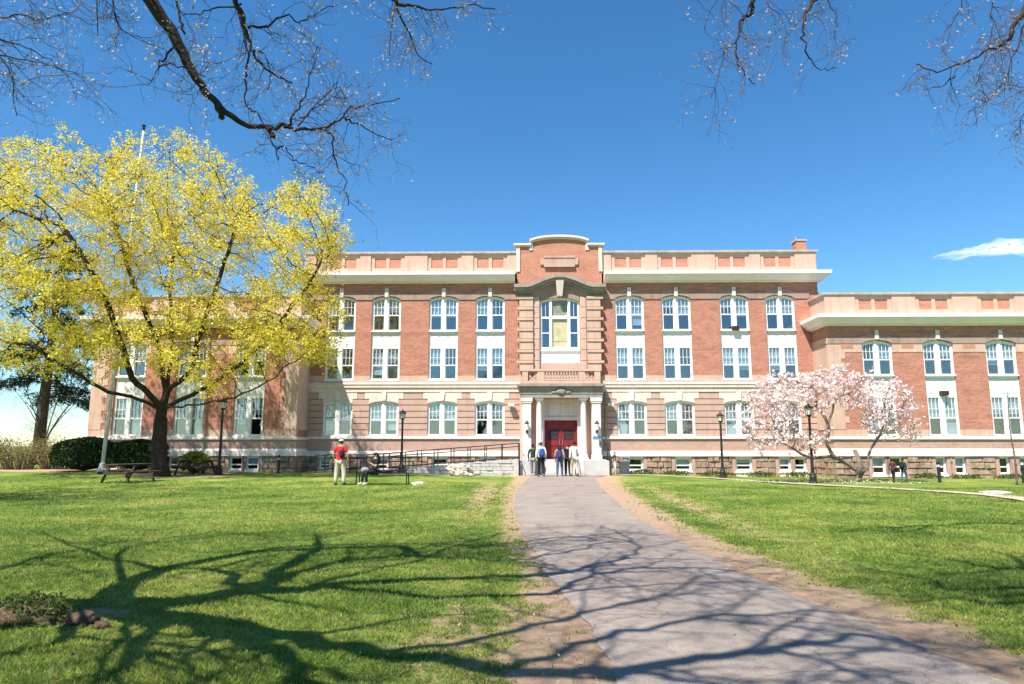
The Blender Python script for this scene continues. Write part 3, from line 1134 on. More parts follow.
en.box(-0.98, 0.98, -0.04, 0.4, 3.12, 4.40)
en.box(-0.80, 0.80, -0.065, -0.041, 3.40, 4.05)
en.box(-0.98, 0.98, -0.12, -0.041, 3.12, 3.30)
en.build('transom_panel', 'pale', port)
dr = MB()
dr.box(-0.98, 0.98, 0.06, 0.12, 0.84, 3.12)
for s in (-1, 1):
    dr.box(s * 0.98, s * 0.90, -0.02, 0.06, 0.84, 3.12)
    for z0, z1 in ((0.95, 1.55), (1.62, 1.92), (2.66, 3.0)):
        dr.box(s * 0.14, s * 0.80, 0.035, 0.06, z0, z1)
dr.box(-0.90, 0.90, -0.02, 0.06, 3.03, 3.12)
dr.box(-0.04, 0.04, 0.02, 0.06, 0.84, 3.03)
door = part(dr, 'entrance_door', 'door')
for s in (-1, 1):
    g = MB()
    for i in range(3):
        for k in range(2):
            u0_ = 0.16 + i * 0.21
            z0_ = 1.98 + k * 0.31
            g.box(s * u0_, s * (u0_ + 0.18), 0.04, 0.059, z0_, z0_ + 0.28)
    g.build('door_glass', 'dark', door)
    h = MB().tube([(s * 0.09, -0.03, 1.65), (s * 0.09, -0.03, 2.0)], 0.014, 6)
    h.box(s * 0.08, s * 0.10, -0.03, 0.06, 1.67, 1.69)
    h.box(s * 0.08, s * 0.10, -0.03, 0.06, 1.96, 1.98)
    h.build('handle', 'steel', door)
# balcony balustrade
ba = MB()
ba.box(-2.30, 2.30, -0.98, -0.70, 5.22, 5.40)
ba.box(-2.32, 2.32, -1.01, -0.68, 5.96, 6.09)
for u in (-2.30, -1.40, 1.05, 1.95):
    ba.box(u, u + 0.35, -0.985, -0.69, 5.40, 5.96)
for s in (-1, 1):
    ba.box(s * 2.30, s * 2.02, -0.69, -0.30, 5.22, 6.06)
balc = part(ba, 'balcony', 'peach')
for i in range(12):
    u = -0.93 + i * 1.86 / 11
    MB().lathe([(0.05, 0), (0.055, 0.05), (0.035, 0.1), (0.065, 0.22), (0.05, 0.32), (0.03, 0.42), (0.055, 0.5), (0.055, 0.56)], (u, -0.84, 5.40), 8).build('baluster', 'peach', balc)
for s in (-1, 1):
    for k in range(2):
        MB().lathe([(0.05, 0), (0.055, 0.05), (0.035, 0.1), (0.065, 0.22), (0.05, 0.32), (0.03, 0.42), (0.055, 0.5), (0.055, 0.56)], (s * 1.68 + (k - 0.5) * 0.26 + (0.0 if s > 0 else 0.0), -0.84, 5.40), 8).build('baluster', 'peach', balc)
sh = MB()
sh.box(-1.02, 1.02, -0.97, -0.72, 5.42, 5.48)
sh.build('balustrade_rail', 'peach', balc)
# platform, steps, cheek walls
st = MB()
st.box(-2.5, 2.5, -1.6, -0.12, -0.2, 0.83)
for i in range(4):
    st.box(-1.15, 1.15, -1.6 - 0.3 * (i + 1), -1.6 - 0.3 * i, -0.2, 0.83 - 0.166 * (i + 1))
part(st, 'entrance_steps', 'concrete')
ck = MB()
for s in (-1, 1):
    ck.box(s * 1.152, s * 2.5, -2.75, -1.602, -0.2, 0.80)
part(ck, 'cheek_wall', 'concrete')
# wall lanterns, flood lights, sign, air conditioners
for s in (-1, 1):
    l = MB()
    x = s * 2.03
    l.box(x - 0.06, x + 0.06, -0.96, -0.92, 2.35, 2.75)
    l.tube([(x, -0.95, 2.45), (x, -1.06, 2.42), (x, -1.10, 2.5)], 0.02, 6)
    lan = part(l, 'wall_lantern', 'iron')
    MB().lathe([(0.06, 0), (0.10, 0.04), (0.12, 0.36), (0.10, 0.38)], (x, -1.10, 2.5), 8).build('lantern_glass', 'lamp_glass', lan)
    MB().lathe([(0.14, 0), (0.14, 0.03), (0.05, 0.14), (0.02, 0.2)], (x, -1.10, 2.88), 8).build('lantern_cap', 'iron', lan)
    f = MB()
    x = s * 2.95
    f.box(x - 0.17, x + 0.17, -0.42, -0.12, 3.95, 4.12)
    f.box(x - 0.04, x + 0.04, -0.12, 0.0, 3.98, 4.06)
    fl = part(f, 'flood_light', 'white')
    MB().box(x - 0.15, x + 0.15, -0.415, -0.125, 3.93, 3.949).build('flood_lens', 'steel', fl)
sg = MB()
sg.box(1.80, 2.26, -0.95, -0.921, 2.02, 2.16)
part(sg, 'small_blue_sign', 'sign_blue')
bx = MB()
bx.box(2.16, 2.24, -0.98, -0.921, 1.6, 1.95)
part(bx, 'intercom_box', 'iron')
for (u, v, z) in ((21.55, WV, 4.42), (10.62, 0.0, 8.52)):
    a = MB()
    a.box(u - 0.2, u + 0.2, v - 0.16, v + 0.1, z, z + 0.26)
    for k in range(4):
        a.box(u - 0.17, u + 0.17, v - 0.17, v - 0.161, z + 0.04 + k * 0.055, z + 0.065 + k * 0.055)
    part(a, 'air_conditioner', 'wood')
dn = MB()
dn.tube([(2.66, -0.07, 1.4), (2.66, -0.07, 4.75)], 0.05, 6)
part(dn, 'downpipe', 'grey_stone')
# ================================================================== the ground
PATH = [  # y, left x, right x
    (1.5, 0.78, 3.75), (4.0, 0.72, 3.5), (4.94, 0.70, 3.39), (5.6, 0.72, 3.31), (6.3, 0.70, 3.24), (7.06, 0.62, 3.14), (8.0, 0.54, 3.01), (9.26, 0.43, 2.91),
    (11.0, 0.33, 2.85), (12.8, 0.22, 2.80), (15.3, 0.09, 2.81), (19.2, 0.05, 2.95), (25.6, 0.18, 3.35), (31, 0.55, 3.75), (35, 0.85, 4.15), (37.3, 1.0, 4.8), (38.7, 0.4, 5.5)]
DIRT = [(1.5, -0.35, 4.1), (4.94, -0.22, 3.95), (5.7, -0.15, 4.0), (6.67, -0.05, 3.95), (7.75, 0.10, 3.8), (9.26, 0.10, 3.65), (11.0, -0.08, 3.6), (13.5, -0.22, 3.5),
        (17.7, -0.28, 3.65), (25.6, -0.4, 4.2), (31, 0.0, 4.75), (35, 0.25, 5.2), (38.7, -0.3, 6.3)]


def lerp_tab(tab, y, k):
    ys = [t[0] for t in tab]
    return float(np.interp(y, ys, [t[k] for t in tab]))


def axis(lo, hi, step, far):
    a = list(np.arange(lo, hi + 1e-6, step))
    d, x = step, hi
    while x < far:
        d *= 1.5
        x += d
        a.append(x)
    d, x = step, lo
    b = []
    while x > -far:
        d *= 1.5
        x -= d
        b.append(x)
    return np.array(b[::-1] + a)


gx, gy = axis(-26, 22, 0.22, 3500), axis(1.0, 42, 0.22, 3500)
X, Y = np.meshgrid(gx, gy)


def np_ss(a, b, x):
    t = np.clip((x - a) / (b - a), 0, 1)
    return t * t * (3 - 2 * t)


def gz_np(x, y):
    return 0.14 * np_ss(22, 33, y) * np_ss(-1, -6, x) + 0.16 * np_ss(24, 33, y) * np_ss(-16, -20, x) - 0.17 * np_ss(20, 33, y) * np_ss(6.5, 14, x)


Z = gz_np(X, Y)
inner = (np.abs(X) < 30) & (Y < 40) & (Y > 2)
Z += np.where(inner & ((X < -0.6) | (X > 4.4)), 0.018 * np.sin(X * 1.9 + np.sin(Y * 1.3) * 1.5) * np.sin(Y * 1.6 + X * 0.4), 0)


def soil_at(x, y):
    dl, dr = np.interp(y, [t[0] for t in DIRT], [t[1] for t in DIRT]), np.interp(y, [t[0] for t in DIRT], [t[2] for t in DIRT])
    pl, pr = np.interp(y, [t[0] for t in PATH], [t[1] for t in PATH]), np.interp(y, [t[0] for t in PATH], [t[2] for t in PATH])
    wl = 1 - np_ss(0.0, 1.0, (pl - x) / np.maximum(0.25, (pl - dl)) * 0.75 - 0.25)
    wr = 1 - np_ss(0.0, 1.0, (x - pr) / np.maximum(0.25, (dr - pr)) * 0.75 - 0.25)
    wl = wl * (0.62 + 0.38 * np_ss(9.5, 6.0, y) + 0.30 * np_ss(26, 33, y))
    w = np.where(x < pl, wl, np.where(x > pr, wr, 1.0))
    w = np.where((y > 39.2) | (y < 0), 0, w)
    # thin turf beside the verges and a scuffed patch at the near left
    w = np.maximum(w, 0.5 * np.exp(-(((x + 0.45) / 0.6) ** 2 + ((y - 6.0) / 1.7) ** 2)))
    w = np.maximum(w, 0.55 * np.exp(-(((x + 0.9) / 0.5) ** 2 + ((y - 24) / 9) ** 2)))
    w = np.maximum(w, 0.45 * np.exp(-(((x - 4.9 - (y - 20) * 0.05) / 0.5) ** 2 + ((y - 20) / 12) ** 2)))
    # bare earth under the maple, behind the picnic tables and along the hedge
    w = np.maximum(w, 1.1 * np.exp(-(((x + 16.4) / 3.0) ** 2 + ((y - 34.2) / 1.9) ** 2) ** 2))
    w = np.maximum(w, 1.0 * np.exp(-(((x + 26) / 9.0) ** 2 + ((y - 37.2) / 1.6) ** 2) ** 2))
    w = np.maximum(w, 0.75 * np.exp(-(((x + 4.0) / 0.4) ** 2 + ((y - 6.85) / 0.3) ** 2)))
    w = np.maximum(w, 0.8 * np.exp(-(((x + 6.5) / 5.0) ** 2 + ((y - 36.6) / 0.6) ** 2) ** 2))
    return w


SOIL = soil_at(X, Y)
nx_, ny_ = len(gx), len(gy)
idx = np.arange(nx_ * ny_).reshape(ny_, nx_)
faces = np.stack([idx[:-1, :-1], idx[:-1, 1:], idx[1:, 1:], idx[1:, :-1]], axis=-1).reshape(-1, 4)


def grass_nodes(nt, coord):
    """patchy lawn colour from world position"""
    n1 = nd(nt, 'ShaderNodeTexNoise', i_Scale=0.42, i_Detail=5, i_Roughness=0.6)
    nt.links.new(coord, n1.inputs['Vector'])
    r1 = ramp(nt, [(0.30, (0.082, 0.148, 0.026)), (0.46, (0.152, 0.232, 0.041)), (0.62, (0.258, 0.305, 0.067)), (0.77, (0.38, 0.35, 0.13))])
    nt.links.new(n1.outputs[0], r1.inputs[0])
    n2 = nd(nt, 'ShaderNodeTexNoise', i_Scale=3.6, i_Detail=6, i_Roughness=0.75)
    nt.links.new(coord, n2.inputs['Vector'])
    r2 = ramp(nt, [(0.30, (0.50, 0.56, 0.48)), (0.50, (1, 1, 1)), (0.70, (1.5, 1.32, 1.2))])
    nt.links.new(n2.outputs[0], r2.inputs[0])
    mx = nd(nt, 'ShaderNodeMix', data_type='RGBA', blend_type='MULTIPLY')
    mx.inputs[0].default_value = 1
    nt.links.new(r1.outputs[0], mx.inputs[6])
    nt.links.new(r2.outputs[0], mx.inputs[7])
    return mx.outputs[2]


m, nt, b = new_mat('lawn')
g = nd(nt, 'ShaderNodeNewGeometry')
pos = g.outputs['Position']
gc = grass_nodes(nt, pos)
fine = nd(nt, 'ShaderNodeTexNoise', i_Scale=34, i_Detail=6, i_Roughness=0.8)
nt.links.new(pos, fine.inputs['Vector'])
fr_ = ramp(nt, [(0.30, (0.35, 0.38, 0.3)), (0.55, (1, 1, 1)), (0.75, (1.5, 1.4, 1.2))])
nt.links.new(fine.outputs[0], fr_.inputs[0])
mg = nd(nt, 'ShaderNodeMix', data_type='RGBA', blend_type='MULTIPLY')
mg.inputs[0].default_value = 0.9
nt.links.new(gc, mg.inputs[6])
nt.links.new(fr_.outputs[0], mg.inputs[7])
sn = nd(nt, 'ShaderNodeTexNoise', i_Scale=9, i_Detail=12, i_Roughness=0.85)
nt.links.new(pos, sn.inputs['Vector'])
sr = ramp(nt, [(0.30, (0.20, 0.125, 0.080)), (0.5, (0.41, 0.28, 0.185)), (0.68, (0.54, 0.40, 0.28))])
nt.links.new(sn.outputs[0], sr.inputs[0])
at_ = nd(nt, 'ShaderNodeAttribute', attribute_name='soil')
en_ = nd(nt, 'ShaderNodeTexNoise', i_Scale=2.6, i_Detail=8, i_Roughness=0.75)
nt.links.new(pos, en_.inputs['Vector'])
ma = nd(nt, 'ShaderNodeMath', operation='MULTIPLY_ADD')
ma.inputs[1].default_value = 2.0
nt.links.new(en_.outputs[0], ma.inputs[0])
nt.links.new(at_.outputs['Fac'], ma.inputs[2])
mr = nd(nt, 'ShaderNodeMapRange', interpolation_type='SMOOTHSTEP')
mr.inputs[1].default_value = 1.38
mr.inputs[2].default_value = 1.78
nt.links.new(ma.outputs[0], mr.inputs[0])
mm = nd(nt, 'ShaderNodeMix', data_type='RGBA')
nt.links.new(mr.outputs[0], mm.inputs[0])
nt.links.new(mg.outputs[2], mm.inputs[6])
nt.links.new(sr.outputs[0], mm.inputs[7])
mr2 = nd(nt, 'ShaderNodeMapRange', interpolation_type='SMOOTHSTEP')
mr2.inputs[1].default_value = 1.12
mr2.inputs[2].default_value = 1.45
nt.links.new(ma.outputs[0], mr2.inputs[0])
dry = nd(nt, 'ShaderNodeMix', data_type='RGBA')
nt.links.new(mr2.outputs[0], dry.inputs[0])
nt.links.new(mg.outputs[2], dry.inputs[6])
dry.inputs[7].default_value = (0.36, 0.29, 0.13, 1)
nt.links.new(dry.outputs[2], mm.inputs[6])
nt.links.new(mm.outputs[2], b.inputs['Base Color'])
bp = nd(nt, 'ShaderNodeBump', i_Strength=0.9, i_Distance=0.04)
nt.links.new(fine.outputs[0], bp.inputs['Height'])
nt.links.new(bp.outputs[0], b.inputs['Normal'])
b.inputs['Roughness'].default_value = 0.95
b.inputs['Specular IOR Level'].default_value = 0.1
M['lawn'] = m
lawn = mesh_np('lawn', np.stack([X.ravel(), Y.ravel(), Z.ravel()], 1), faces, 'lawn', n=4)
att = lawn.data.attributes.new('soil', 'FLOAT', 'POINT')
att.data.foreach_set('value', SOIL.ravel().astype(np.float32))
lawn.data.shade_smooth()
structure(lawn)

# grass blades: a mass nobody could count
m, nt, b = new_mat('grass_blades')
g = nd(nt, 'ShaderNodeNewGeometry')
gc = grass_nodes(nt, g.outputs['Position'])
r3 = ramp(nt, [(0, (0.75, 0.85, 0.7)), (0.5, (1.1, 1.1, 1.0)), (0.85, (1.5, 1.35, 1.2)), (0.9, (2.0, 1.5, 1.9)), (1, (1.8, 1.3, 1.6))])
nt.links.new(g.outputs['Random Per Island'], r3.inputs[0])
mx = nd(nt, 'ShaderNodeMix', data_type='RGBA', blend_type='MULTIPLY')
mx.inputs[0].default_value = 1
nt.links.new(gc, mx.inputs[6])
nt.links.new(r3.outputs[0], mx.inputs[7])
nt.links.new(mx.outputs[2], b.inputs['Base Color'])
b.inputs['Roughness'].default_value = 0.55
b.inputs['Specular IOR Level'].default_value = 0.25
tr = nd(nt, 'ShaderNodeBsdfTranslucent')
nt.links.new(mx.outputs[2], tr.inputs[0])
ms = nd(nt, 'ShaderNodeMixShader')
ms.inputs[0].default_value = 0.4
nt.links.new(b.outputs[0], ms.inputs[1])
nt.links.new(tr.outputs[0], ms.inputs[2])
nt.links.new(ms.outputs[0], nt.nodes['Material Output'].inputs[0])
M['blades'] = m
NB = 520000
u = RNG.random(NB)
y0, y1 = 4.0, 30.0
yy = (y0 ** -0.35 + u * (y1 ** -0.35 - y0 ** -0.35)) ** (-1 / 0.35)
xx = (RNG.random(NB) * 2 - 1) * (yy * 0.80 + 0.8)
keep_n = np.array([mnoise.noise(Vector((a * 0.9, c * 0.9, 4.0))) for a, c in zip(xx, yy)])
w = soil_at(xx, yy)
pl = np.interp(yy, [t[0] for t in PATH], [t[1] for t in PATH]) - 0.05
pr = np.interp(yy, [t[0] for t in PATH], [t[2] for t in PATH]) + 0.05
keep_f = np.array([mnoise.fractal(Vector((a * 2.6, c * 2.6, 9.0)), 0.7, 2.0, 4) for a, c in zip(xx, yy)])
kp = (RNG.random(NB) > np.clip((w + keep_f * 0.75 - 0.25) * 2.2, 0, 0.995)) & ((xx < pl) | (xx > pr))
xx, yy = xx[kp], yy[kp]
n = len(xx)
zz = gz_np(xx, yy)
zz += np.where((xx < -0.6) | (xx > 4.4), 0.018 * np.sin(xx * 1.9 + np.sin(yy * 1.3) * 1.5) * np.sin(yy * 1.6 + xx * 0.4), 0) - 0.004
kn = keep_n[kp]
hgt = (0.016 + 0.028 * RNG.random(n)) * (1 + 0.6 * kn) * (1 + yy * 0.010)
wd = (0.0022 + 0.0018 * RNG.random(n)) * (1 + yy * 0.15)
ang = RNG.random(n) * 2 * PI
lean = RNG.normal(0, 0.75, size=(n, 2)) * hgt[:, None]
bx_, by_ = np.cos(ang) * wd, np.sin(ang) * wd
v = np.stack([np.stack([xx - bx_, yy - by_, zz], 1), np.stack([xx + bx_, yy + by_, zz], 1),
              np.stack([xx + lean[:, 0], yy + lean[:, 1], zz + hgt], 1)], 1).reshape(-1, 3)
gr = mesh_np('lawn_grass', v, np.arange(3 * n).reshape(-1, 3), 'blades')
gr['kind'] = 'stuff'

# scattered dead leaves and petals
n_ = 1100
ly = 4.5 + 24 * RNG.random(n_) ** 1.7
lx = (RNG.random(n_) * 2 - 1) * (ly * 0.78)
M['dead_leaf'] = leaf_mat('dead_leaves', [(0, (0.14, 0.085, 0.045)), (0.6, (0.26, 0.17, 0.09)), (1, (0.38, 0.29, 0.18))], 0.2)
off_ = (lx < np.interp(ly, [t[0] for t in PATH], [t[1] for t in PATH])) | (lx > np.interp(ly, [t[0] for t in PATH], [t[2] for t in PATH])) | (RNG.random(n_) < 0.12)
lx, ly = lx[off_], ly[off_]
v, f = quads_at(np.stack([lx, ly, 0.045 + 0.015 * RNG.random(len(lx))], 1), 0.015, 0.5, 0.6)
mesh_np('dead_leaves', v, f, 'dead_leaf', n=4)['kind'] = 'stuff'
n_ = 500
a_, q_ = RNG.random(n_) * 2 * PI, np.sqrt(RNG.random(n_))
fx_, fy_ = 15.9 + np.cos(a_) * q_ * 4.8, 34.4 + np.sin(a_) * q_ * 2.4
v, f = quads_at(np.stack([fx_, fy_, gz_np(fx_, fy_) + 0.04 + 0.02 * RNG.random(n_)], 1), 0.035, 0.4, 0.6)
mesh_np('fallen_petals', v, f, 'blossom', n=4)['kind'] = 'stuff'

# asphalt path
m, nt, b = new_mat('worn_asphalt')
g = nd(nt, 'ShaderNodeNewGeometry')
pos = g.outputs['Position']
n1 = nd(nt, 'ShaderNodeTexNoise', i_Scale=0.9, i_Detail=8, i_Roughness=0.7)
nt.links.new(pos, n1.inputs['Vector'])
r1 = ramp(nt, [(0.30, (0.212, 0.172, 0.142)), (0.50, (0.295, 0.245, 0.205)), (0.72, (0.355, 0.298, 0.25))])
nt.links.new(n1.outputs[0], r1.inputs[0])
n2 = nd(nt, 'ShaderNodeTexVoronoi', i_Scale=95)
nt.links.new(pos, n2.inputs['Vector'])
r2 = ramp(nt, [(0.0, (1.35, 1.32, 1.3)), (0.35, (1, 1, 1)), (0.7, (0.68, 0.68, 0.68))])
nt.links.new(n2.outputs[0], r2.inputs[0])
mx = nd(nt, 'ShaderNodeMix', data_type='RGBA', blend_type='MULTIPLY')
mx.inputs[0].default_value = 0.8
nt.links.new(r1.outputs[0], mx.inputs[6])
nt.links.new(r2.outputs[0], mx.inputs[7])
n3 = nd(nt, 'ShaderNodeTexVoronoi', feature='DISTANCE_TO_EDGE', i_Scale=0.55)
nw = nd(nt, 'ShaderNodeTexNoise', i_Scale=1.6, i_Detail=6)
nt.links.new(pos, nw.inputs['Vector'])
mw = nd(nt, 'ShaderNodeMix', data_type='RGBA', blend_type='LINEAR_LIGHT')
mw.inputs[0].default_value = 0.35
nt.links.new(pos, mw.inputs[6])
nt.links.new(nw.outputs[1], mw.inputs[7])
nt.links.new(mw.outputs[2], n3.inputs['Vector'])
r4 = ramp(nt, [(0.0, (0.55, 0.53, 0.52)), (0.012, (1, 1, 1))])
nt.links.new(n3.outputs[0], r4.inputs[0])
mc = nd(nt, 'ShaderNodeMix', data_type='RGBA', blend_type='MULTIPLY')
mc.inputs[0].default_value = 0.8
nt.links.new(mx.outputs[2], mc.inputs[6])
nt.links.new(r4.outputs[0], mc.inputs[7])
nt.links.new(mc.outputs[2], b.inputs['Base Color'])
bp = nd(nt, 'ShaderNodeBump', i_Strength=0.5, i_Distance=0.008)
nt.links.new(n2.outputs[0], bp.inputs['Height'])
nt.links.new(bp.outputs[0], b.inputs['Normal'])
b.inputs['Roughness'].default_value = 0.9
b.inputs['Specular IOR Level'].default_value = 0.2
M['asphalt'] = m
pm = MB()
ys = list(np.arange(1.5, 38.71, 0.12))
cols = 8
for y in ys:
    a, c = lerp_tab(PATH, y, 1), lerp_tab(PATH, y, 2)
    a += 0.07 * mnoise.noise(Vector((1.3, y * 1.4, 0))) + 0.03 * mnoise.noise(Vector((7.3, y * 6, 0)))
    c += 0.07 * mnoise.noise(Vector((5.3, y * 1.4, 0))) + 0.03 * mnoise.noise(Vector((9.3, y * 6, 0)))
    for k in range(cols + 1):
        t = k / cols
        pm.v.append((a + (c - a) * t, y, 0.010 + 0.03 * (1 - (2 * t - 1) ** 2)))
for i in range(len(ys) - 1):
    for k in range(cols):
        o = i * (cols + 1) + k
        pm.f.append((o, o + 1, o + cols + 2, o + cols + 1))
structure(pm.build('asphalt_path', 'asphalt', smooth=True))
# narrow worn walk crossing the right lawn
wk = MB()
pts = [Vector(p) for p in ((5.6, 38.5, 0), (8.2, 38.0, 0), (10.9, 36.3, 0), (13.0, 33.4, 0), (14.7, 30.2, 0), (15.6, 26.8, 0), (15.9, 23.6, 0), (15.4, 20.6, 0), (14.4, 17.8, 0))]
fine_pts = []
for i in range(len(pts) - 1):
    p0, p1, p2, p3 = pts[max(0, i - 1)], pts[i], pts[i + 1], pts[min(len(pts) - 1, i + 2)]
    for k in range(10):
        t = k / 10
        fine_pts.append(0.5 * (2 * p1 + (p2 - p0) * t + (2 * p0 - 5 * p1 + 4 * p2 - p3) * t * t + (3 * p1 - p0 - 3 * p2 + p3) * t ** 3))
for i, p in enumerate(fine_pts):
    d = (fine_pts[min(i + 1, len(fine_pts) - 1)] - fine_pts[max(i - 1, 0)]).normalized()
    nn = Vector((d.y, -d.x, 0))
    w = 0.42 + 0.05 * mnoise.noise(Vector((i * 0.3, 0, 0)))
    for q in (p - nn * w, p + nn * w):
        wk.v.append((q.x, q.y, gz(q.x, q.y) + 0.030))
for i in range(len(fine_pts) - 1):
    wk.f.append((2 * i, 2 * i + 1, 2 * i + 3, 2 * i + 2))
M['worn_walk'] = plain('worn_walk', (0.50, 0.42, 0.30), (0.36, 0.32, 0.20), scale=1.5, rough=0.95)
structure(wk.build('worn_footpath', 'worn_walk'))

# ================================================================== sky and sun
wd_ = bpy.data.worlds.new('World')
SC.world = wd_
wd_.use_nodes = True
nt = wd_.node_tree
bg = nt.nodes['Background']
sky = nt.nodes.new('ShaderNodeTexSky')
sky.sky_type = 'NISHITA'
sky.sun_disc = False
EL = math.asin(SUN_SRC.z)
sky.sun_elevation = EL
sky.sun_rotation = math.atan2(SUN_SRC.x, SUN_SRC.y)
sky.altitude = 100
sky.air_density = 1.0
sky.dust_density = 0.0
sky.ozone_density = 1.6
hs = nt.nodes.new('ShaderNodeHueSaturation')
hs.inputs['Hue'].default_value = 0.497
hs.inputs['Saturation'].default_value = 1.27
nt.links.new(sky.outputs[0], hs.inputs['Color'])
tn = nd(nt, 'ShaderNodeMix', data_type='RGBA', blend_type='MULTIPLY')
tn.inputs[0].default_value = 1.0
tn.inputs[7].default_value = (0.79, 0.975, 1.06, 1)
nt.links.new(hs.outputs[0], tn.inputs[6])
nt.links.new(tn.outputs[2], bg.inputs[0])
bg.inputs[1].default_value = 0.094
sun_d = bpy.data.lights.new('sun', 'SUN')
sun_d.energy = 5.0
sun_d.angle = R(0.5)
sun_d.color = (1.0, 0.945, 0.87)
sun = bpy.data.objects.new('sun', sun_d)
COL.objects.link(sun)
sun.location = (-20, -20, 50)
sun.rotation_euler = (-SUN_SRC).to_track_quat('-Z', 'Y').to_euler()

# one small cloud low on the right
m = bpy.data.materials.new('cloud')
m.use_nodes = True
nt = m.node_tree
for n_ in list(nt.nodes):
    nt.nodes.remove(n_)
out = nt.nodes.new('ShaderNodeOutputMaterial')
pv = nt.nodes.new('ShaderNodeVolumePrincipled')
pv.inputs['Color'].default_value = (1, 1, 1, 1)
pv.inputs['Density'].default_value = 0.02
pv.inputs['Anisotropy'].default_value = 0.0
nt.links.new(pv.outputs[0], out.inputs['Volume'])
cl = MB()
cc_ = at(1012, 247, 1500)
cl.blob((0, 0, 0), (150, 40, 17), 3, 0.55, 1.6, 5)
for i in range(len(cl.v)):
    x, y, z = cl.v[i]
    q = Vector((x, y, z)) * 0.03
    k = mnoise.fractal(q, 0.6, 2.2, 5) * 10
    t = (x + 150) / 300
    cl.v[i] = (x, y + k, z * (0.45 + 0.75 * t) + k + x * 0.13)
M['cloud'] = m
clo = cl.build('cloud', m, loc=cc_)
structure(clo)

SC.view_settings.view_transform = 'Standard'
SC.view_settings.look = 'None'
SC.view_settings.gamma = 1
SC.view_settings.exposure = 0.95
SC.cycles.volume_bounces = 6
SC.cycles.transparent_max_bounces = 16
# ================================================================== trees
def unit(v):
    return v / max(1e-9, np.linalg.norm(v))


def colonize(attr, seeds, parents, D, di, dk, iters=160, jitter=0.12, bias=(0, 0, 0)):
    """space colonization: grow nodes towards attraction points"""
    pts = [np.array(p, float) for p in seeds]
    par = list(parents)
    A = np.array(attr, float)
    best = np.full(len(A), 1e9)
    bi = np.zeros(len(A), int)
    alive = np.ones(len(A), bool)
    cnt = {}
    new = list(range(len(pts)))
    bias = np.array(bias, float)
    for it in range(iters):
        if new:
            N = np.array([pts[i] for i in new])
            for s in range(0, len(N), 256):
                blk = N[s:s + 256]
                d = np.linalg.norm(A[:, None, :] - blk[None], axis=2)
                k = d.argmin(1)
                dm = d[np.arange(len(A)), k]
                up = dm < best
                best[up] = dm[up]
                bi[up] = np.array(new)[s + k[up]]
        alive &= best > dk
        use = alive & (best < di)
        if not use.any():
            break
        new = []
        ids = bi[use]
        P = np.array(pts)
        vec = A[use] - P[ids]
        vec /= np.linalg.norm(vec, axis=1)[:, None] + 1e-9
        acc = np.zeros((len(pts), 3))
        np.add.at(acc, ids, vec)
        for i in np.unique(ids):
            cnt[i] = cnt.get(i, 0) + 1
            if cnt[i] > 3:                      # stuck between attractors: let them go
                alive[bi == i] = False
                continue
            d = unit(unit(acc[i]) + RNG.normal(0, jitter, 3) + bias)
            q = pts[i] + d * D
            pts.append(q)
            par.append(i)
            new.append(len(pts) - 1)
    return np.array(pts), par


def radii(par, tip, expo=2.4, rmax=None):
    n = len(par)
    r = np.zeros(n)
    acc = np.zeros(n)
    for i in range(n - 1, -1, -1):
        r[i] = tip if acc[i] == 0 else acc[i] ** (1 / expo)
        if rmax: r[i] = min(r[i], rmax)
        if par[i] >= 0:
            acc[par[i]] += r[i] ** expo
    return r, acc == 0


def limb_mesh(pts, par, r, sides=6, rmin=0.0):
    """frusta along every edge, as one vertex/face array"""
    V, Fc = [], []
    o = 0
    w = np.arange(sides) * 2 * PI / sides
    cw, sw = np.cos(w)[:, None], np.sin(w)[:, None]
    for i in range(len(pts)):
        p = par[i]
        if p < 0 or r[i] < rmin:
            continue
        a, b_ = pts[p], pts[i]
        d = unit(b_ - a)
        x = unit(np.cross(d, (0.31, 0.87, 0.39)))
        y = np.cross(d, x)
        ra = min(r[p], r[i] * 1.35)
        V.append(a - d * ra * 0.35 + (x * cw + y * sw) * ra)
        V.append(b_ + (x * cw + y * sw) * r[i])
        k = np.arange(sides)
        k2 = (k + 1) % sides
        Fc.append(np.stack([o + k, o + k2, o + sides + k2, o + sides + k], 1))
        o += 2 * sides
    return np.concatenate(V), np.concatenate(Fc)


def in_ellipsoid(c, rad, n, shell=0.0):
    d = RNG.normal(size=(n, 3))
    d /= np.linalg.norm(d, axis=1)[:, None]
    u = shell + (1 - shell) * RNG.random(n)
    return np.array(c) + d * (u ** (1 / 3))[:, None] * np.array(rad)


def px_blob(px, py, d, rx, ry, rd):
    k = F_PX / d * 0.98
    return at(px, py, d), (rx / k, rd, ry / k)


# ---------------------------------------------------------------- the flowering maple
RNG = np.random.default_rng(21)
TX, TY = -17.0, 33.6
TZ = gz(TX, TY)
A = []
for (px, py, d, rx, ry, rd, n) in ((70, 225, 31.5, 105, 82, 5.0, 520), (175, 220, 32.2, 90, 78, 4.6, 460), (235, 265, 32.2, 90, 70, 4.4, 380), (305, 245, 31.5, 44, 62, 3.2, 230),
                                   (300, 325, 31.5, 42, 46, 2.8, 170), (322, 338, 31.2, 24, 42, 1.8, 90), (30, 320, 30.5, 85, 62, 4.5, 330), (130, 330, 32, 75, 50, 3.6, 170), (215, 345, 31.5, 70, 46, 3.4, 200), (-20, 230, 31.0, 70, 85, 5, 230)):
    c, r_ = px_blob(px, py - 7, d, rx, ry, rd)
    A.append(in_ellipsoid(c, r_, int(n * 2.3), 0.15))
A = np.concatenate(A)
keep = ~((A[:, 1] > 37.2) | ((A[:, 1] > 36.2) & (A[:, 2] < 12)))
A = A[keep]
# trunk and the scaffold limbs seen in the photograph
seed, spar = [], []


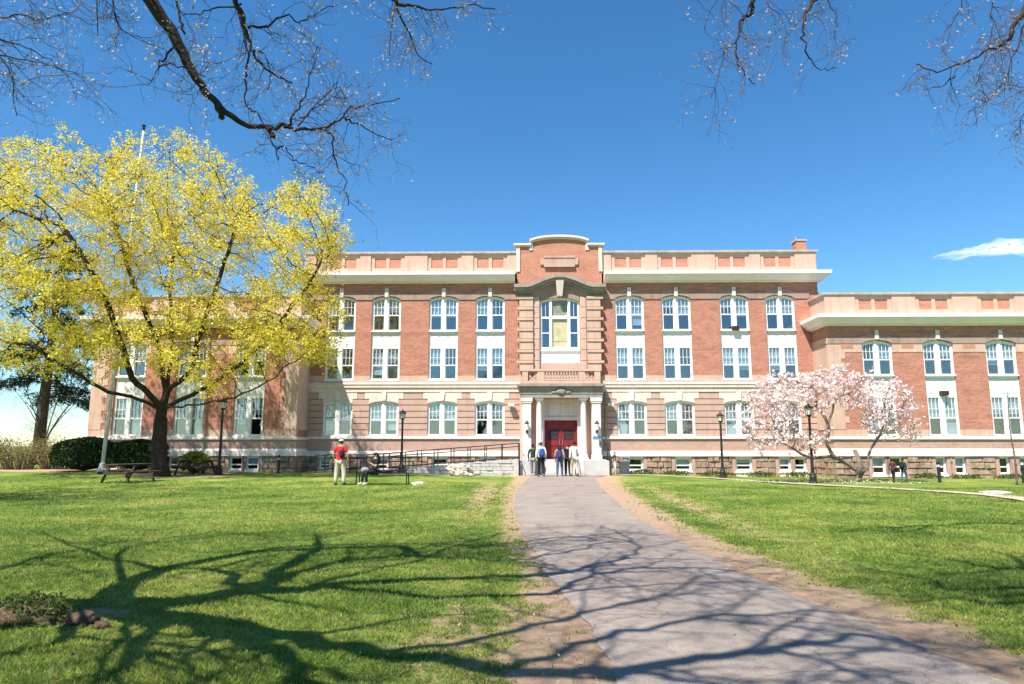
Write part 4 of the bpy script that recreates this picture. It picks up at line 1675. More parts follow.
def chain(points, start, dstep=0.45):
    last = start
    for p in points:
        p = np.array(p, float)
        base = seed[last]
        L = np.linalg.norm(p - base)
        m_ = max(1, int(round(L / dstep)))
        for k in range(1, m_ + 1):
            q = base + (p - base) * k / m_
            if k < m_:
                q = q + RNG.normal(0, 0.035, 3)
            seed.append(q)
            spar.append(last)
            last = len(seed) - 1
    return last


seed.append(np.array([TX, TY, TZ - 0.1]))
spar.append(-1)
W = lambda px, py, d: np.array(at(px, py, d))
crotch = chain([W(159, 440, 33.6), W(162, 408, 33.5)], 0)
lead = chain([W(168, 385, 33.4), W(172, 340, 33.2), W(170, 290, 32.8), W(176, 235, 32.5)], crotch)
chain([W(150, 395, 33.0), W(132, 378, 32.6), W(122, 345, 32.2), W(108, 305, 31.8), W(88, 265, 31.3), W(62, 225, 31)], crotch)
chain([W(140, 400, 32.6), W(108, 392, 31.6), W(70, 370, 30.8), W(30, 345, 30.2)], crotch)
chain([W(185, 398, 33.2), W(212, 385, 32.8), W(245, 360, 32.4), W(283, 318, 32.0), W(305, 290, 31.8), W(322, 258, 31.5)], crotch)
chain([W(190, 372, 33.0), W(204, 320, 32.6), W(222, 270, 32.2), W(238, 220, 32)], crotch + 2)
chain([W(160, 350, 33.0), W(140, 300, 32.4), W(120, 240, 32), W(105, 190, 31.6)], crotch + 2)
chain([W(195, 405, 32.4), W(235, 398, 31.6), W(275, 378, 31.2)], crotch)
pts, par = colonize(A, seed, spar, 0.34, 3.0, 0.42, 200, 0.16, (0, 0, 0.04))
r, tips = radii(par, 0.0085, 2.15, 0.30)
tree = empty('flowering_maple_tree', (0, 0, 0), 0, 'broad tree in yellow blossom left of the flagpole foot, before the left wing', 'tree')
tree.location = (TX, TY, TZ)
bpy.context.view_layer.update()
off = np.array([TX, TY, TZ])
v, f = limb_mesh(pts - off, par, r, 7)
tr_o = mesh_np('trunk', v, f, 'bark_dark', tree, n=4)
tr_o.data.shade_smooth()
ft = MB()
ft.tube([(0, 0, -0.15), (0.0, 0, 0.12)] + [tuple(Vector(pts[i] - off)) for i in range(2, crotch)], [0.56, 0.46] + [0.39 - 0.10 * i / crotch for i in range(2, crotch)], 14)
ft.build('trunk_base', 'bark_dark', tree, smooth=True)
thin = np.where(r < 0.030)[0]
lrn = np.array([mnoise.noise(Vector(pts[i]) * 0.75) for i in thin])
cent = []
for i, q in zip(thin, lrn):
    n_ = int(max(0, RNG.normal(23 + 90 * q + (20 if tips[i] else 0), 6)))
    if n_ <= 0: continue
    cc0 = pts[i] + RNG.normal(0, 0.10, 3)
    for c_ in range(max(1, n_ // 6)):
        cc1 = cc0 + RNG.normal(0, 0.20, 3)
        cent.append(cc1 + RNG.normal(0, 0.07, (7, 3)))
cent = np.concatenate(cent)
v, f = quads_at(cent - off, 0.047, 0.5, 0.62)
mesh_np('crown', v, f, 'maple_leaf', tree, n=4)
print('maple nodes', len(pts), 'leaves', len(cent))

# ---------------------------------------------------------------- magnolia
GX, GY = 17.0, 34.6
A = []
for (px, py, d, rx, ry, rd, n) in ((790, 395, 34.0, 46, 24, 2.0, 330), (765, 428, 33.8, 26, 24, 1.5, 130), (835, 385, 34.3, 40, 18, 1.7, 190), (885, 408, 34.5, 30, 30, 1.7, 230), (905, 425, 34.4, 14, 18, 1.1, 70),
                                   (852, 398, 34.2, 14, 12, 1.0, 45), (800, 440, 33.6, 30, 12, 1.3, 90)):
    c, r_ = px_blob(px, py, d, rx, ry, rd)
    A.append(in_ellipsoid(c, r_, n, 0.1))
A = np.concatenate(A)
seed, spar = [np.array([GX, GY, -0.25])], [-1]
s1 = chain([W(862, 474, 34.6), W(848, 464, 34.5), W(833, 456, 34.4)], 0, 0.3)
s1b = chain([W(827, 441, 34.4), W(828, 424, 34.4), W(836, 400, 34.4)], s1, 0.3)
chain([W(816, 406, 34.3), W(815, 390, 34.2)], s1b - 4, 0.3)
chain([W(812, 459, 34.1), W(798, 452, 33.9), W(788, 446, 33.8)], s1, 0.3)
s3 = chain([W(866, 470, 34.6), W(869, 454, 34.6), W(878, 438, 34.5), W(884, 424, 34.5)], 0, 0.3)
pts, par = colonize(A, seed, spar, 0.24, 1.9, 0.34, 140, 0.2, (0, 0, 0.05))
r, tips = radii(par, 0.010, 2.3, 0.17)
mag = empty('magnolia_tree', (GX, GY, gz(GX, GY)), 0, 'spreading magnolia in pale pink blossom before the right wing', 'tree')
off = np.array([GX, GY, gz(GX, GY)])
v, f = limb_mesh(pts - off, par, r * 1.1, 6)
o = mesh_np('trunk', v, f, 'bark_grey', mag, n=4)
o.data.shade_smooth()
sb = MB().tube([np.array(W(858, 474, 34.5)) - off, np.array(W(861, 466, 34.5)) - off, np.array(W(855, 450, 34.4)) - off], [0.15, 0.13, 0.10], 8)
sb.build('sawn_stub', 'bark_grey', mag, smooth=True)
thin = np.where(r < 0.022)[0]
cent = []
for i in thin:
    q = mnoise.noise(Vector(pts[i]) * 1.3)
    n_ = int(max(0, RNG.normal(2.8 + 3.0 * q + (2.8 if tips[i] else 0), 0.9)))
    for k in range(n_):
        c0 = pts[i] + RNG.normal(0, 0.14, 3)
        cent.append(c0 + RNG.normal(0, 0.035, (6, 3)))
cent = np.concatenate(cent)
v, f = quads_at(cent - off, 0.066, 0.4, 0.6, 0.4)
mesh_np('blossom', v, f, 'blossom', mag, n=4)
print('magnolia', len(pts), len(cent))


# ---------------------------------------------------------------- leafless trees
def in_frame(q, pad=30):
    k = q.y * math.cos(PITCH) + (q.z - EYE) * math.sin(PITCH)
    if k < 0.3:
        return False
    px = 512 + F_PX * q.x / k
    py = 342 - F_PX * (-q.y * math.sin(PITCH) + (q.z - EYE) * math.cos(PITCH)) / k
    return -pad < px < 1024 + pad and -pad < py < 684 + pad


class Wood:
    """limbs, twigs and buds collected for one bare tree"""

    def __init__(self, seed=1):
        self.mb = MB()
        self.buds = []
        self.fine = MB()
        self.rn = random.Random(seed)

    def limb(self, pts, r0, r1, twigs=0, tl=0.8, sides=7, droop=0.0, lev=2, budp=0.5, wob=0.0, boughs=0, pw=1.0):
        P = [Vector(p) for p in pts]
        out = []
        for i in range(len(P) - 1):
            p0, p1, p2, p3 = P[max(0, i - 1)], P[i], P[i + 1], P[min(len(P) - 1, i + 2)]
            for k in range(4):
                t = k / 4
                q = 0.5 * (2 * p1 + (p2 - p0) * t + (2 * p0 - 5 * p1 + 4 * p2 - p3) * t * t + (3 * p1 - p0 - 3 * p2 + p3) * t ** 3)
                if wob and (i or k):
                    q = q + Vector((self.rn.gauss(0, wob), self.rn.gauss(0, wob), self.rn.gauss(0, wob)))
                out.append(q)
        out.append(P[-1])
        n = len(out)
        rad = [r1 + (r0 - r1) * (1 - i / (n - 1)) ** pw for i in range(n)]
        self.mb.tube(out, rad, sides)
        for _ in range(boughs):
            # side boughs that stay clear of the view
            for _try in range(12):
                i = self.rn.randrange(n // 4, n - 1)
                d = (out[i + 1] - out[i]).normalized()
                side = Vector((self.rn.gauss(0, 1), self.rn.gauss(0, 1), self.rn.gauss(0, 0.5) + 0.2))
                side = (side - d * side.dot(d)).normalized()
                dr = (d * self.rn.uniform(0.3, 0.9) + side).normalized()
                L = self.rn.uniform(1.2, 3.0)
                q = [out[i]]
                for k in range(4):
                    dr = (dr + Vector((self.rn.gauss(0, .2), self.rn.gauss(0, .2), self.rn.gauss(0, .15) + 0.08))).normalized()
                    q.append(q[-1] + dr * L / 4)
                if not any(in_frame(p_) for p_ in q):
                    rb = min(rad[i] * 0.55, 0.045)
                    self.limb(q, rb, 0.007, 9, tl=0.9, sides=5, lev=2, budp=budp, wob=0.02)
                    break
        for _ in range(twigs):
            t = self.rn.uniform(0.12, 1.0)
            i = min(n - 2, int(t * (n - 1)))
            d = (out[i + 1] - out[i]).normalized()
            side = Vector((self.rn.gauss(0, 1), self.rn.gauss(0, 1), self.rn.gauss(0, 1) - droop))
            side = (side - d * side.dot(d)).normalized()
            dr = (d * self.rn.uniform(0.25, 0.9) + side).normalized()
            self.twig(out[i], dr, tl * self.rn.uniform(0.5, 1.2), min(max(rad[i] * 0.5, 0.004), 0.0032 + tl * 0.004), lev, droop, budp)
        return out

    def twig(self, p, d, L, r, lev, droop, budp):
        rn = self.rn
        m_ = 5
        pts = [p]
        q = p.copy()
        for k in range(m_):
            d = (d + Vector((rn.gauss(0, .22), rn.gauss(0, .22), rn.gauss(0, .22) - droop * 0.12 + 0.03))).normalized()
            q = q + d * (L / m_)
            pts.append(q.copy())
            if lev > 0 and k > 0 and rn.random() < 0.75:
                s = Vector((rn.gauss(0, 1), rn.gauss(0, 1), rn.gauss(0, 1) - droop * 0.5))
                s = (s - d * s.dot(d)).normalized()
                self.twig(q.copy(), (d * 0.75 + s * 0.8).normalized(), L * rn.uniform(0.35, 0.6), r * 0.62, lev - 1, droop, budp)
        self.fine.tube(pts, [r * (1 - 0.7 * k / m_) for k in range(m_ + 1)], 4, cap=False)
        if rn.random() < budp:
            for k in range(rn.randint(1, 3)):
                self.buds.append(q + Vector((rn.gauss(0, .035), rn.gauss(0, .035), rn.gauss(0, .035))))

    def build(self, root, bark='bark_dark', bud='bud', size=0.02):
        o = Vector(root.location)
        for mb_ in (self.mb, self.fine):
            mb_.v = [tuple(Vector(p) - o) for p in mb_.v]
        self.mb.build('trunk', bark, root, smooth=True, recalc=False)
        if self.fine.v:
            self.fine.build('twigs', 'fine_twig' if bark == 'bark_dark' else bark, root, recalc=False)
        if self.buds:
            v, f = quads_at(np.array([tuple(b_ - o) for b_ in self.buds]), size, 0.5, 0.55)
            mesh_np('buds', v, f, bud, root, n=4)


def lift(px, py, h):
    """the point h metres up whose shadow falls on the lawn seen at (px, py)"""
    g_ = on_ground(px, py)
    return Vector((g_.x - SHX * h, g_.y - SHY * h, h))


w1 = Wood(3)
base = Vector((-5.75, 7.0, -0.1))
w1.limb([base, base + Vector((0.05, -0.25, 0.8)), lift(96, 606, 2.3), lift(118, 606, 2.9)], 0.38, 0.24, sides=12)
cr = lift(110, 606, 2.65)
HX = 1.15


def sl(*tri):
    return [lift(x, y, h * HX) for x, y, h in tri]


T = dict(tl=1.2, lev=2, budp=0.25, wob=0.045, boughs=8)
# limbs reconstructed from the shadows they lay across lawn and path
w1.limb([cr] + sl((180, 603, 3.2), (250, 592, 4.2), (310, 587, 5.0), (380, 582, 5.8), (500, 577, 6.8), (577, 571, 7.3), (630, 560, 7.8)), 0.27, 0.05, 22, pw=1.4, **T)
w1.limb(sl((240, 594, 4.1), (275, 576, 5.4), (300, 560, 6.6), (318, 546, 7.5), (314, 534, 8.4)), 0.19, 0.03, 26, **T)
w1.limb(sl((190, 602, 3.5), (262, 584, 5.2), (330, 566, 6.7), (362, 559, 7.0), (402, 556, 7.2), (428, 547, 7.2), (505, 534, 8.2)), 0.14, 0.02, 26, **T)
w1.limb(sl((250, 592, 4.2), (225, 572, 5.0), (150, 566, 5.6), (85, 551, 6.2), (40, 529, 7)), 0.10, 0.012, 24, **T)
w1.limb(sl((85, 551, 6.2), (50, 556, 6.4), (-20, 574, 6.5)), 0.06, 0.03, 6, **T)
w1.limb(sl((85, 551, 6.2), (125, 541, 6.6), (190, 536, 7.2)), 0.05, 0.015, 8, **T)
w1.limb([cr] + sl((200, 628, 3.6), (250, 640, 4.4), (290, 660, 5.2), (312, 690, 6.0)), 0.15, 0.06, 8, **T)
w1.limb([cr] + sl((205, 622, 3.5), (300, 637, 4.6), (375, 652, 5.4), (512, 669, 6.6), (612, 672, 7.2), (712, 660, 7.6), (772, 655, 7.9), (812, 646, 8.1), (852, 637, 8.4)), 0.15, 0.05, 24, **T)
w1.limb(sl((852, 637, 8.4), (892, 642, 8.5), (937, 655, 8.6), (1020, 674, 8.8)), 0.05, 0.02, 8, **T)
w1.limb(sl((772, 655, 7.9), (822, 663, 8.1), (882, 686, 8.2)), 0.045, 0.02, 6, **T)
w1.limb([cr] + sl((150, 642, 3.2), (90, 690, 3.8)), 0.10, 0.05, 4, **T)
w1.limb([cr] + sl((60, 642, 3.0), (0, 656, 3.6), (-80, 665, 4.4)), 0.075, 0.03, 5, **T)
w1.limb(sl((500, 577, 6.8), (544, 577, 7.0), (577, 572, 7.2), (609, 567, 7.4), (629, 559, 7.6), (637, 549, 7.9), (626, 538, 8.2), (600, 528, 8.6)), 0.06, 0.02, 14, **T)
w1.limb(sl((330, 587, 5.2), (440, 597, 6.0), (551, 592, 6.8), (583, 582, 7.1), (630, 573, 7.4), (700, 570, 7.8), (780, 574, 8.2)), 0.085, 0.02, 14, **T)
w1.limb(sl((402, 556, 6.8), (493, 561, 7.2), (534, 558, 7.4), (577, 553, 7.8), (602, 545, 8.2), (640, 543, 8.6)), 0.06, 0.015, 12, **T)
w1.limb(sl((428, 547, 7.2), (523, 545, 8.0), (577, 539, 8.6), (640, 533, 9.2)), 0.05, 0.012, 12, **T)
w1.limb(sl((310, 587, 5.0), (420, 560, 6.4), (470, 542, 7.4), (520, 528, 8.4)), 0.06, 0.012, 12, **T)
w1.limb(sl((512, 669, 6.6), (600, 640, 7.2), (700, 622, 7.8), (790, 616, 8.4), (860, 610, 9)), 0.07, 0.015, 16, **T)
w1.limb(sl((375, 652, 5.4), (480, 640, 6.4), (590, 612, 7.4), (660, 600, 8.2), (740, 596, 9)), 0.07, 0.015, 16, **T)
w1.limb(sl((660, 600, 8.2), (720, 575, 8.8), (800, 560, 9.4)), 0.03, 0.01, 10, **T)
# the limb that hangs into view at the top left, with its forks
V_ = dict(tl=0.50, lev=2, droop=0.2, budp=0.55, pw=2.0)
hang = [at(-120, 210, 6.2), at(-140, 20, 6.6), at(-70, -110, 6.9), at(70, -110, 7.1), at(122, -52, 7.15), at(150, 0, 7.2), at(176, 38, 7.3), at(190, 68, 7.35), at(205, 90, 7.4), at(220, 108, 7.45), at(245, 124, 7.6), at(262, 127, 7.7), at(285, 125, 7.8)]
w1.limb([cr] + hang, 0.20, 0.028, 8, wob=0.012, **V_)
K = dict(wob=0.014, **V_)
w1.limb([at(285, 125, 7.8), at(297, 129, 7.85), at(325, 127, 8.0), at(340, 119, 8.1), at(350, 109, 8.2), at(365, 106, 8.3), at(400, 98, 8.5)], 0.028, 0.007, 13, **K)
w1.limb([at(325, 127, 8.0), at(333, 140, 8.0), at(334, 160, 8.1), at(345, 182, 8.1), at(348, 206, 8.2)], 0.018, 0.006, 8, **K)
w1.limb([at(345, 118, 8.1), at(352, 123, 8.2), at(372, 131, 8.4), at(392, 140, 8.6)], 0.014, 0.006, 10, **K)
w1.limb([at(288, 126, 7.8), at(296, 112, 7.7), at(305, 90, 7.6), at(313, 62, 7.5), at(318, 46, 7.5)], 0.018, 0.005, 14, **K)
w1.limb([at(298, 126, 7.8), at(318, 104, 7.9), at(338, 82, 8.0)], 0.011, 0.005, 12, **K)
w1.limb([at(300, 118, 7.8), at(327, 100, 8.1), at(352, 84, 8.3)], 0.010, 0.004, 10, **K)
w1.limb([at(216, 103, 7.45), at(221, 114, 7.4), at(222, 118, 7.4)], 0.030, 0.026, 0, **K)
w1.limb([at(266, 128, 7.7), at(272, 133, 7.65), at(274, 137, 7.6)], 0.026, 0.022, 0, **K)
w1.limb([at(179, 40, 7.3), at(168, 54, 7.2), at(159, 63, 7.1), at(175, 65, 7.0), at(192, 70, 6.9), at(205, 76, 6.9)], 0.016, 0.006, 10, **K)
w1.limb([at(165, 65, 7.1), at(155, 76, 7.0), at(148, 86, 7.0)], 0.009, 0.004, 5, **K)
top = at(215, -60, 7.4)
w1.limb([at(-140, 20, 6.6), at(-60, -170, 7.0), top, at(235, 0, 7.6), at(241, 14, 7.7), at(248, 38, 7.8), at(256, 58, 7.8), at(272, 74, 7.9), at(292, 83, 8.0)], 0.07, 0.012, 10, **K)
w1.limb([at(239, 8, 7.7), at(242, 24, 7.6), at(247, 48, 7.6), at(246, 70, 7.6), at(245, 88, 7.6), at(248, 107, 7.6), at(258, 114, 7.6), at(266, 130, 7.6), at(276, 148, 7.6), at(278, 160, 7.6)], 0.019, 0.007, 12, **K)
w1.limb([at(248, 28, 7.8), at(270, 25, 7.9), at(286, 16, 8.0), at(297, 22, 8.1), at(315, 14, 8.3), at(338, 4, 8.6)], 0.018, 0.007, 14, **K)
w1.limb([at(241, 4, 7.7), at(220, 8, 7.5), at(198, 13, 7.4), at(182, 14, 7.3)], 0.013, 0.006, 6, **K)
w1.limb([at(174, -20, 7.3), at(177, 5, 7.3), at(181, 22, 7.3), at(185, 34, 7.35)], 0.016, 0.013, 3, **K)
w1.limb([at(254, 50, 7.8), at(264, 54, 7.8), at(270, 70, 7.8), at(268, 90, 7.8)], 0.012, 0.005, 8, **K)
w1.limb([at(276, 149, 7.6), at(286, 146, 7.7), at(293, 158, 7.8), at(308, 166, 7.9), at(324, 172, 8.0)], 0.012, 0.005, 10, **K)
# far left sprays
w1.limb([at(-120, 210, 6.2), at(-160, 90, 8), at(-60, 45, 9), at(-30, 48, 9), at(0, 55, 9), at(28, 61, 9.1), at(55, 66, 9.2), at(88, 78, 9.3)], 0.05, 0.005, 17, tl=0.75, lev=2, droop=0.3, budp=0.4, wob=0.012, pw=2.0)
w1.limb([at(-40, 28, 9), at(0, 40, 9.2), at(25, 48, 9.3), at(50, 60, 9.4), at(70, 80, 9.5), at(76, 100, 9.5)], 0.018, 0.005, 15, tl=0.7, lev=2, droop=0.3, budp=0.4, wob=0.012, pw=2.0)
w1.limb([at(-40, 10, 9), at(0, 18, 9.2), at(22, 14, 9.3), at(40, 20, 9.4), at(74, 12, 9.5)], 0.018, 0.005, 20, tl=0.7, lev=2, droop=0.2, budp=0.55, wob=0.012, pw=2.0)
w1.limb([at(-10, 52, 8.8), at(3, 60, 8.8), at(13, 80, 8.8), at(13, 98, 8.8), at(17, 116, 8.8)], 0.012, 0.005, 10, tl=0.5, lev=2, droop=0.2, budp=0.3)
w1.limb([at(97, -25, 8), at(97, 10, 8), at(98, 36, 8)], 0.010, 0.004, 9, tl=0.5, lev=2, droop=0.3, budp=0.5)
w1.limb([at(112, -20, 8), at(116, 20, 8), at(132, 36, 8), at(160, 48, 8)], 0.010, 0.004, 10, tl=0.5, lev=2, droop=0.3, budp=0.4)
# the spray at the top centre
w1.limb([top, at(330, -60, 8.0), at(388, -6, 8.2), at(396, 4, 8.2), at(414, 5, 8.3), at(425, 9, 8.4), at(446, 9, 8.5), at(468, 6, 8.6), at(495, 9, 8.8)], 0.05, 0.008, 18, tl=0.5, lev=2, droop=0.3, budp=0.6, wob=0.012, pw=2.0)
w1.limb([at(395, 4, 8.2), at(402, 20, 8.2), at(410, 34, 8.3), at(418, 55, 8.3), at(432, 64, 8.4)], 0.017, 0.005, 10, tl=0.4, lev=2, droop=0.3, budp=0.6)
w1.limb([at(395, 6, 8.2), at(391, 30, 8.2), at(389, 62, 8.2)], 0.010, 0.004, 8, tl=0.4, lev=2, droop=0.3, budp=0.6)
rt = empty('bare_foreground_tree', base, 0, 'nearest bare tree whose dark limb and budding twigs hang into the top left sky', 'tree')
w1.build(rt, 'bark_dark', size=0.018)

w2 = Wood(8)
b2 = Vector((11.5, 8.5, -0.1))
w2.limb([b2, b2 + Vector((0, 0, 1.5)), b2 + Vector((-0.1, 0.1, 3.2)), b2 + Vector((-0.5, 0.3, 5.5))], 0.36, 0.24, sides=12)
k2 = b2 + Vector((-0.1, 0.1, 3.4))
E_ = dict(tl=0.52, lev=2, droop=0.55, budp=0.42, wob=0.016, pw=2.2)
w2.limb([k2, b2 + Vector((-2.0, 0.2, 7.6)), at(900, -170, 9.0), at(820, -120, 9.0), at(765, -40, 9.2), at(754, 0, 9.3), at(751, 12, 9.3), at(741, 22, 9.3), at(738, 38, 9.3), at(737, 56, 9.3), at(742, 72, 9.4), at(756, 84, 9.5)], 0.12, 0.008, 16, **E_)
w2.limb([at(754, 2, 9.3), at(745, 16, 9.25), at(735, 42, 9.2), at(724, 54, 9.2), at(718, 76, 9.1), at(711, 98, 9.1)], 0.014, 0.005, 20, **E_)
w2.limb([at(765, -40, 9.2), at(730, -12, 9), at(712, 8, 9), at(704, 30, 8.9)], 0.012, 0.004, 10, **E_)
w2.limb([at(820, -120, 9.0), at(822, -20, 9.2), at(811, 2, 9.2), at(805, 16, 9.2), at(803, 34, 9.2), at(806, 52, 9.2), at(815, 66, 9.3), at(827, 70, 9.3), at(836, 68, 9.3)], 0.05, 0.006, 16, **E_)
w2.limb([at(822, -10, 9.2), at(832, 8, 9.3), at(836, 26, 9.3), at(834, 40, 9.3)], 0.010, 0.004, 6, **E_)
w2.limb([at(774, -20, 9.2), at(768, 4, 9.2), at(780, 18, 9.2), at(790, 36, 9.2)], 0.010, 0.004, 14, **E_)
w2.limb([k2, b2 + Vector((-1.0, 1.0, 6.0)), at(1060, -60, 8.8), at(1036, -10, 9), at(1018, 22, 9.1), at(1006, 42, 9.2), at(990, 50, 9.3), at(965, 62, 9.4), at(938, 70, 9.5), at(916, 64, 9.6)], 0.10, 0.010, 30, **E_)
w2.limb([at(1060, -30, 9.4), at(1030, 6, 9.6), at(1016, 50, 9.6), at(1004, 80, 9.6), at(985, 104, 9.6), at(968, 112, 9.6)], 0.022, 0.005, 28, **E_)
w2.limb([at(955, 76, 9.4), at(945, 84, 9.5), at(924, 90, 9.6)], 0.014, 0.006, 5, **E_)
w2.limb([at(1000, -40, 9.1), at(992, 0, 9.2), at(992, 30, 9.2), at(984, 60, 9.2), at(976, 84, 9.2)], 0.014, 0.005, 20, **E_)
w2.limb([at(960, -30, 9.1), at(962, 2, 9.2), at(955, 20, 9.2), at(944, 32, 9.2)], 0.010, 0.004, 12, **E_)
w2.limb([at(1050, 10, 9.2), at(1034, 60, 9.3), at(1024, 110, 9.4), at(1012, 134, 9.4)], 0.018, 0.005, 18, **E_)
w2.limb([at(1050, 60, 9.2), at(1036, 120, 9.3), at(1026, 150, 9.4)], 0.014, 0.005, 8, **E_)
# limbs out of view that shade the right lawn
for (pp) in ([(1000, 590, 4.6), (930, 580, 5.6), (860, 566, 7.0)], [(1050, 600, 4.4), (960, 600, 5.8), (880, 604, 7.0)], [(1040, 570, 5.6), (950, 560, 7.0), (860, 548, 8.4)], [(1090, 560, 6.5), (1000, 572, 7.2), (900, 575, 8.2)], [(1060, 590, 6), (990, 598, 7.4), (930, 588, 8.4)], [(1080, 580, 6), (1010, 556, 7.4), (950, 545, 8.4)]):
    w2.limb([k2 + Vector((-0.2, 0.1, 0.8))] + [lift(x, y, h + 2.4) for x, y, h in pp], 0.08, 0.012, 34, tl=1.2, lev=2, budp=0.9)
rt = empty('bare_side_tree', b2, 0, 'bare tree whose fine drooping twigs fill the top right corner of the sky', 'tree')
w2.build(rt, 'bark_dark', 'bud_dull', size=0.018)

w4 = Wood(77)
b4 = Vector((-19.8, 17.0, -0.1))
w4.limb([b4, b4 + Vector((0.1, 0, 3)), b4 + Vector((0, 0.2, 7))], 0.36, 0.26, sides=10)
for k in range(16):
    a = k * 2.4
    w4.limb([b4 + Vector((0, 0.15, 5 + k * 0.12)), b4 + Vector((math.cos(a) * 1.6, math.sin(a) * 1.6, 8.5 + k * 0.25)), b4 + Vector((math.cos(a) * 3.4, math.sin(a) * 3.6, 11.5 + k * 0.4))], 0.12, 0.02, 22, tl=1.6, lev=2, budp=0.6, wob=0.03)
rt = empty('bare_tree', b4, 0, 'bare tree standing outside the picture on the left, known by its shadow', 'tree')
w4.build(rt, 'bark_dark', size=0.05)

# young bare tree at the right edge, and bare trees far off at the left
w3 = Wood(21)
p0 = Vector((23.2, 32.0, gz(23.2, 32.0) - 0.05))
w3.limb([p0, p0 + Vector((0.03, 0, 1.2)), p0 + Vector((-0.05, 0, 2.6)), p0 + Vector((0.02, 0, 4.4))], 0.05, 0.012, 26, tl=0.9, lev=2, budp=0.2)
rt = empty('young_bare_tree', p0, 0, 'slim young bare tree at the right edge of the lawn', 'tree')
w3.build(rt, 'twig')
for i, (x, y, h, lab) in enumerate(((-42, 62, 9, 'grey bare tree far behind the dry shrubs, in front of the pale horizon'), (-37.5, 70, 7.5, 'smaller bare tree far off beside the corner of the left wing'), (-53, 66, 10, 'bare tree in the far distance at the left edge of the picture'))):
    w = Wood(40 + i)
    p0 = Vector((x, y, -0.1))
    for k in range(9):
        a = k * 2.4
        hh = h * w.rn.uniform(0.6, 1)
        e = p0 + Vector((math.cos(a) * h * 0.38, math.sin(a) * h * 0.38, hh))
        m1 = p0 + Vector((math.cos(a) * 0.3, math.sin(a) * 0.3, h * 0.3))
        w.limb([p0, m1, (m1 + e) / 2 + Vector((0, 0, 0.5)), e], 0.07, 0.012, 16, tl=2.0, lev=2, budp=0)
    rt = empty('distant_bare_tree', p0, 0, lab, 'tree', 'bare trees in the distance')
    w.build(rt, 'twig')

# ---------------------------------------------------------------- spruce behind the maple
SX, SY = -33.6, 49.0
sp = empty('spruce_tree', (SX, SY, 0), 0, 'tall thin dark evergreen with drooping boughs behind the dry shrubs', 'tree')
tb = MB().tube([(0, 0, -0.1), (0.05, 0, 4), (0.2, 0, 9), (0.3, 0, 14), (0.35, 0, 17.5)], [0.40, 0.36, 0.28, 0.16, 0.03], 10)
srn = random.Random(4)
cent, drn = [], []
hz = 5.0
while hz < 17.3:
    L = 1.0 + 3.3 * math.sin(min(1, (17.6 - hz) / 9.5) * PI * 0.5) * srn.uniform(0.55, 1.1)
    a = srn.uniform(0, 2 * PI)
    xo = 0.2 * hz / 9
    pts_ = [Vector((xo + math.cos(a) * L * t, math.sin(a) * L * t, hz + 0.25 * L * t - 0.42 * L * t * t)) for t in (0, .25, .5, .75, 1)]
    tb.tube(pts_, [0.05, 0.045, 0.035, 0.025, 0.012], 5)
    for k in range(int(L * 42)):
        t = srn.uniform(0.25, 1.05)
        q = Vector((xo + math.cos(a) * L * t, math.sin(a) * L * t, hz + 0.25 * L * t - 0.42 * L * t * t))
        sw_ = srn.gauss(0, 0.16 + 0.24 * (1.1 - t)) * L * 0.4
        q += Vector((-math.sin(a) * sw_, math.cos(a) * sw_, -abs(srn.gauss(0, 0.26))))
        for _ in range(4):
            cent.append(q + Vector((srn.gauss(0, .09), srn.gauss(0, .09), srn.gauss(0, .09))))
    hz += srn.uniform(0.12, 0.42)
tb.build('trunk', 'bark', sp, smooth=True)
v, f = quads_at(np.array([tuple(c) for c in cent]), 0.15, 0.5, 0.22)
mesh_np('crown', v, f, 'needle', sp, n=4)


# ---------------------------------------------------------------- hedges and shrubs
def leafy_shell(c, rad, n, seed, size, power=2.6, lump=0.10, depth=0.16):
    d = RNG.normal(size=(n, 3))
    d /= np.linalg.norm(d, axis=1)[:, None]
    d[:, 2] = np.where(d[:, 2] < -0.55, -d[:, 2], d[:, 2])
    s = (np.abs(d[:, 0]) ** power + np.abs(d[:, 1]) ** power + np.abs(d[:, 2]) ** power) ** (-1 / power)
    k = np.array([mnoise.fractal(Vector(q) * 2.6 + Vector((seed, 0, 0)), 0.6, 2, 4) for q in d])
    p = d * (s * (1 + lump * k) * (1 - depth * RNG.random(n) ** 2))[:, None] * np.array(rad)
    return p + np.array(c)


def hedge(name, x, y, rx, ry, h, label, seed, mat='box_leaf', n=9000, size=0.06, cat='hedge', core=True):
    z = gz(x, y)
    rt_ = empty(name, (x, y, z - 0.05), 0, label, cat)
    if core:
        MB().blob((0, 0, h * 0.5), (rx * 0.84, ry * 0.84, h * 0.44), seed, 0.08, 1.5, 3).build('stems', 'bark_dark', rt_)
    p = leafy_shell((0, 0, h * 0.5), (rx, ry, h * 0.52), n, seed, size)
    p[:, 2] = np.maximum(p[:, 2], 0.02)
    v_, f_ = quads_at(p, size, 0.5, 0.6)
    mesh_np('foliage', v_, f_, mat, rt_, n=4)
    return rt_


hedge('clipped_hedge', -22.55, 36.6, 1.6, 1.1, 1.72, 'larger rounded dark green hedge left of the flagpole foot', 2)
hedge('clipped_hedge', -19.6, 36.4, 1.4, 1.0, 1.62, 'dark green hedge between flagpole and maple trunk', 5, n=8000)
hedge('lime_bush', -17.0, 37.2, 0.65, 0.55, 1.15, 'small yellow green bush right of the maple trunk', 8, 'lime_leaf', 1500, 0.07, 'bush')


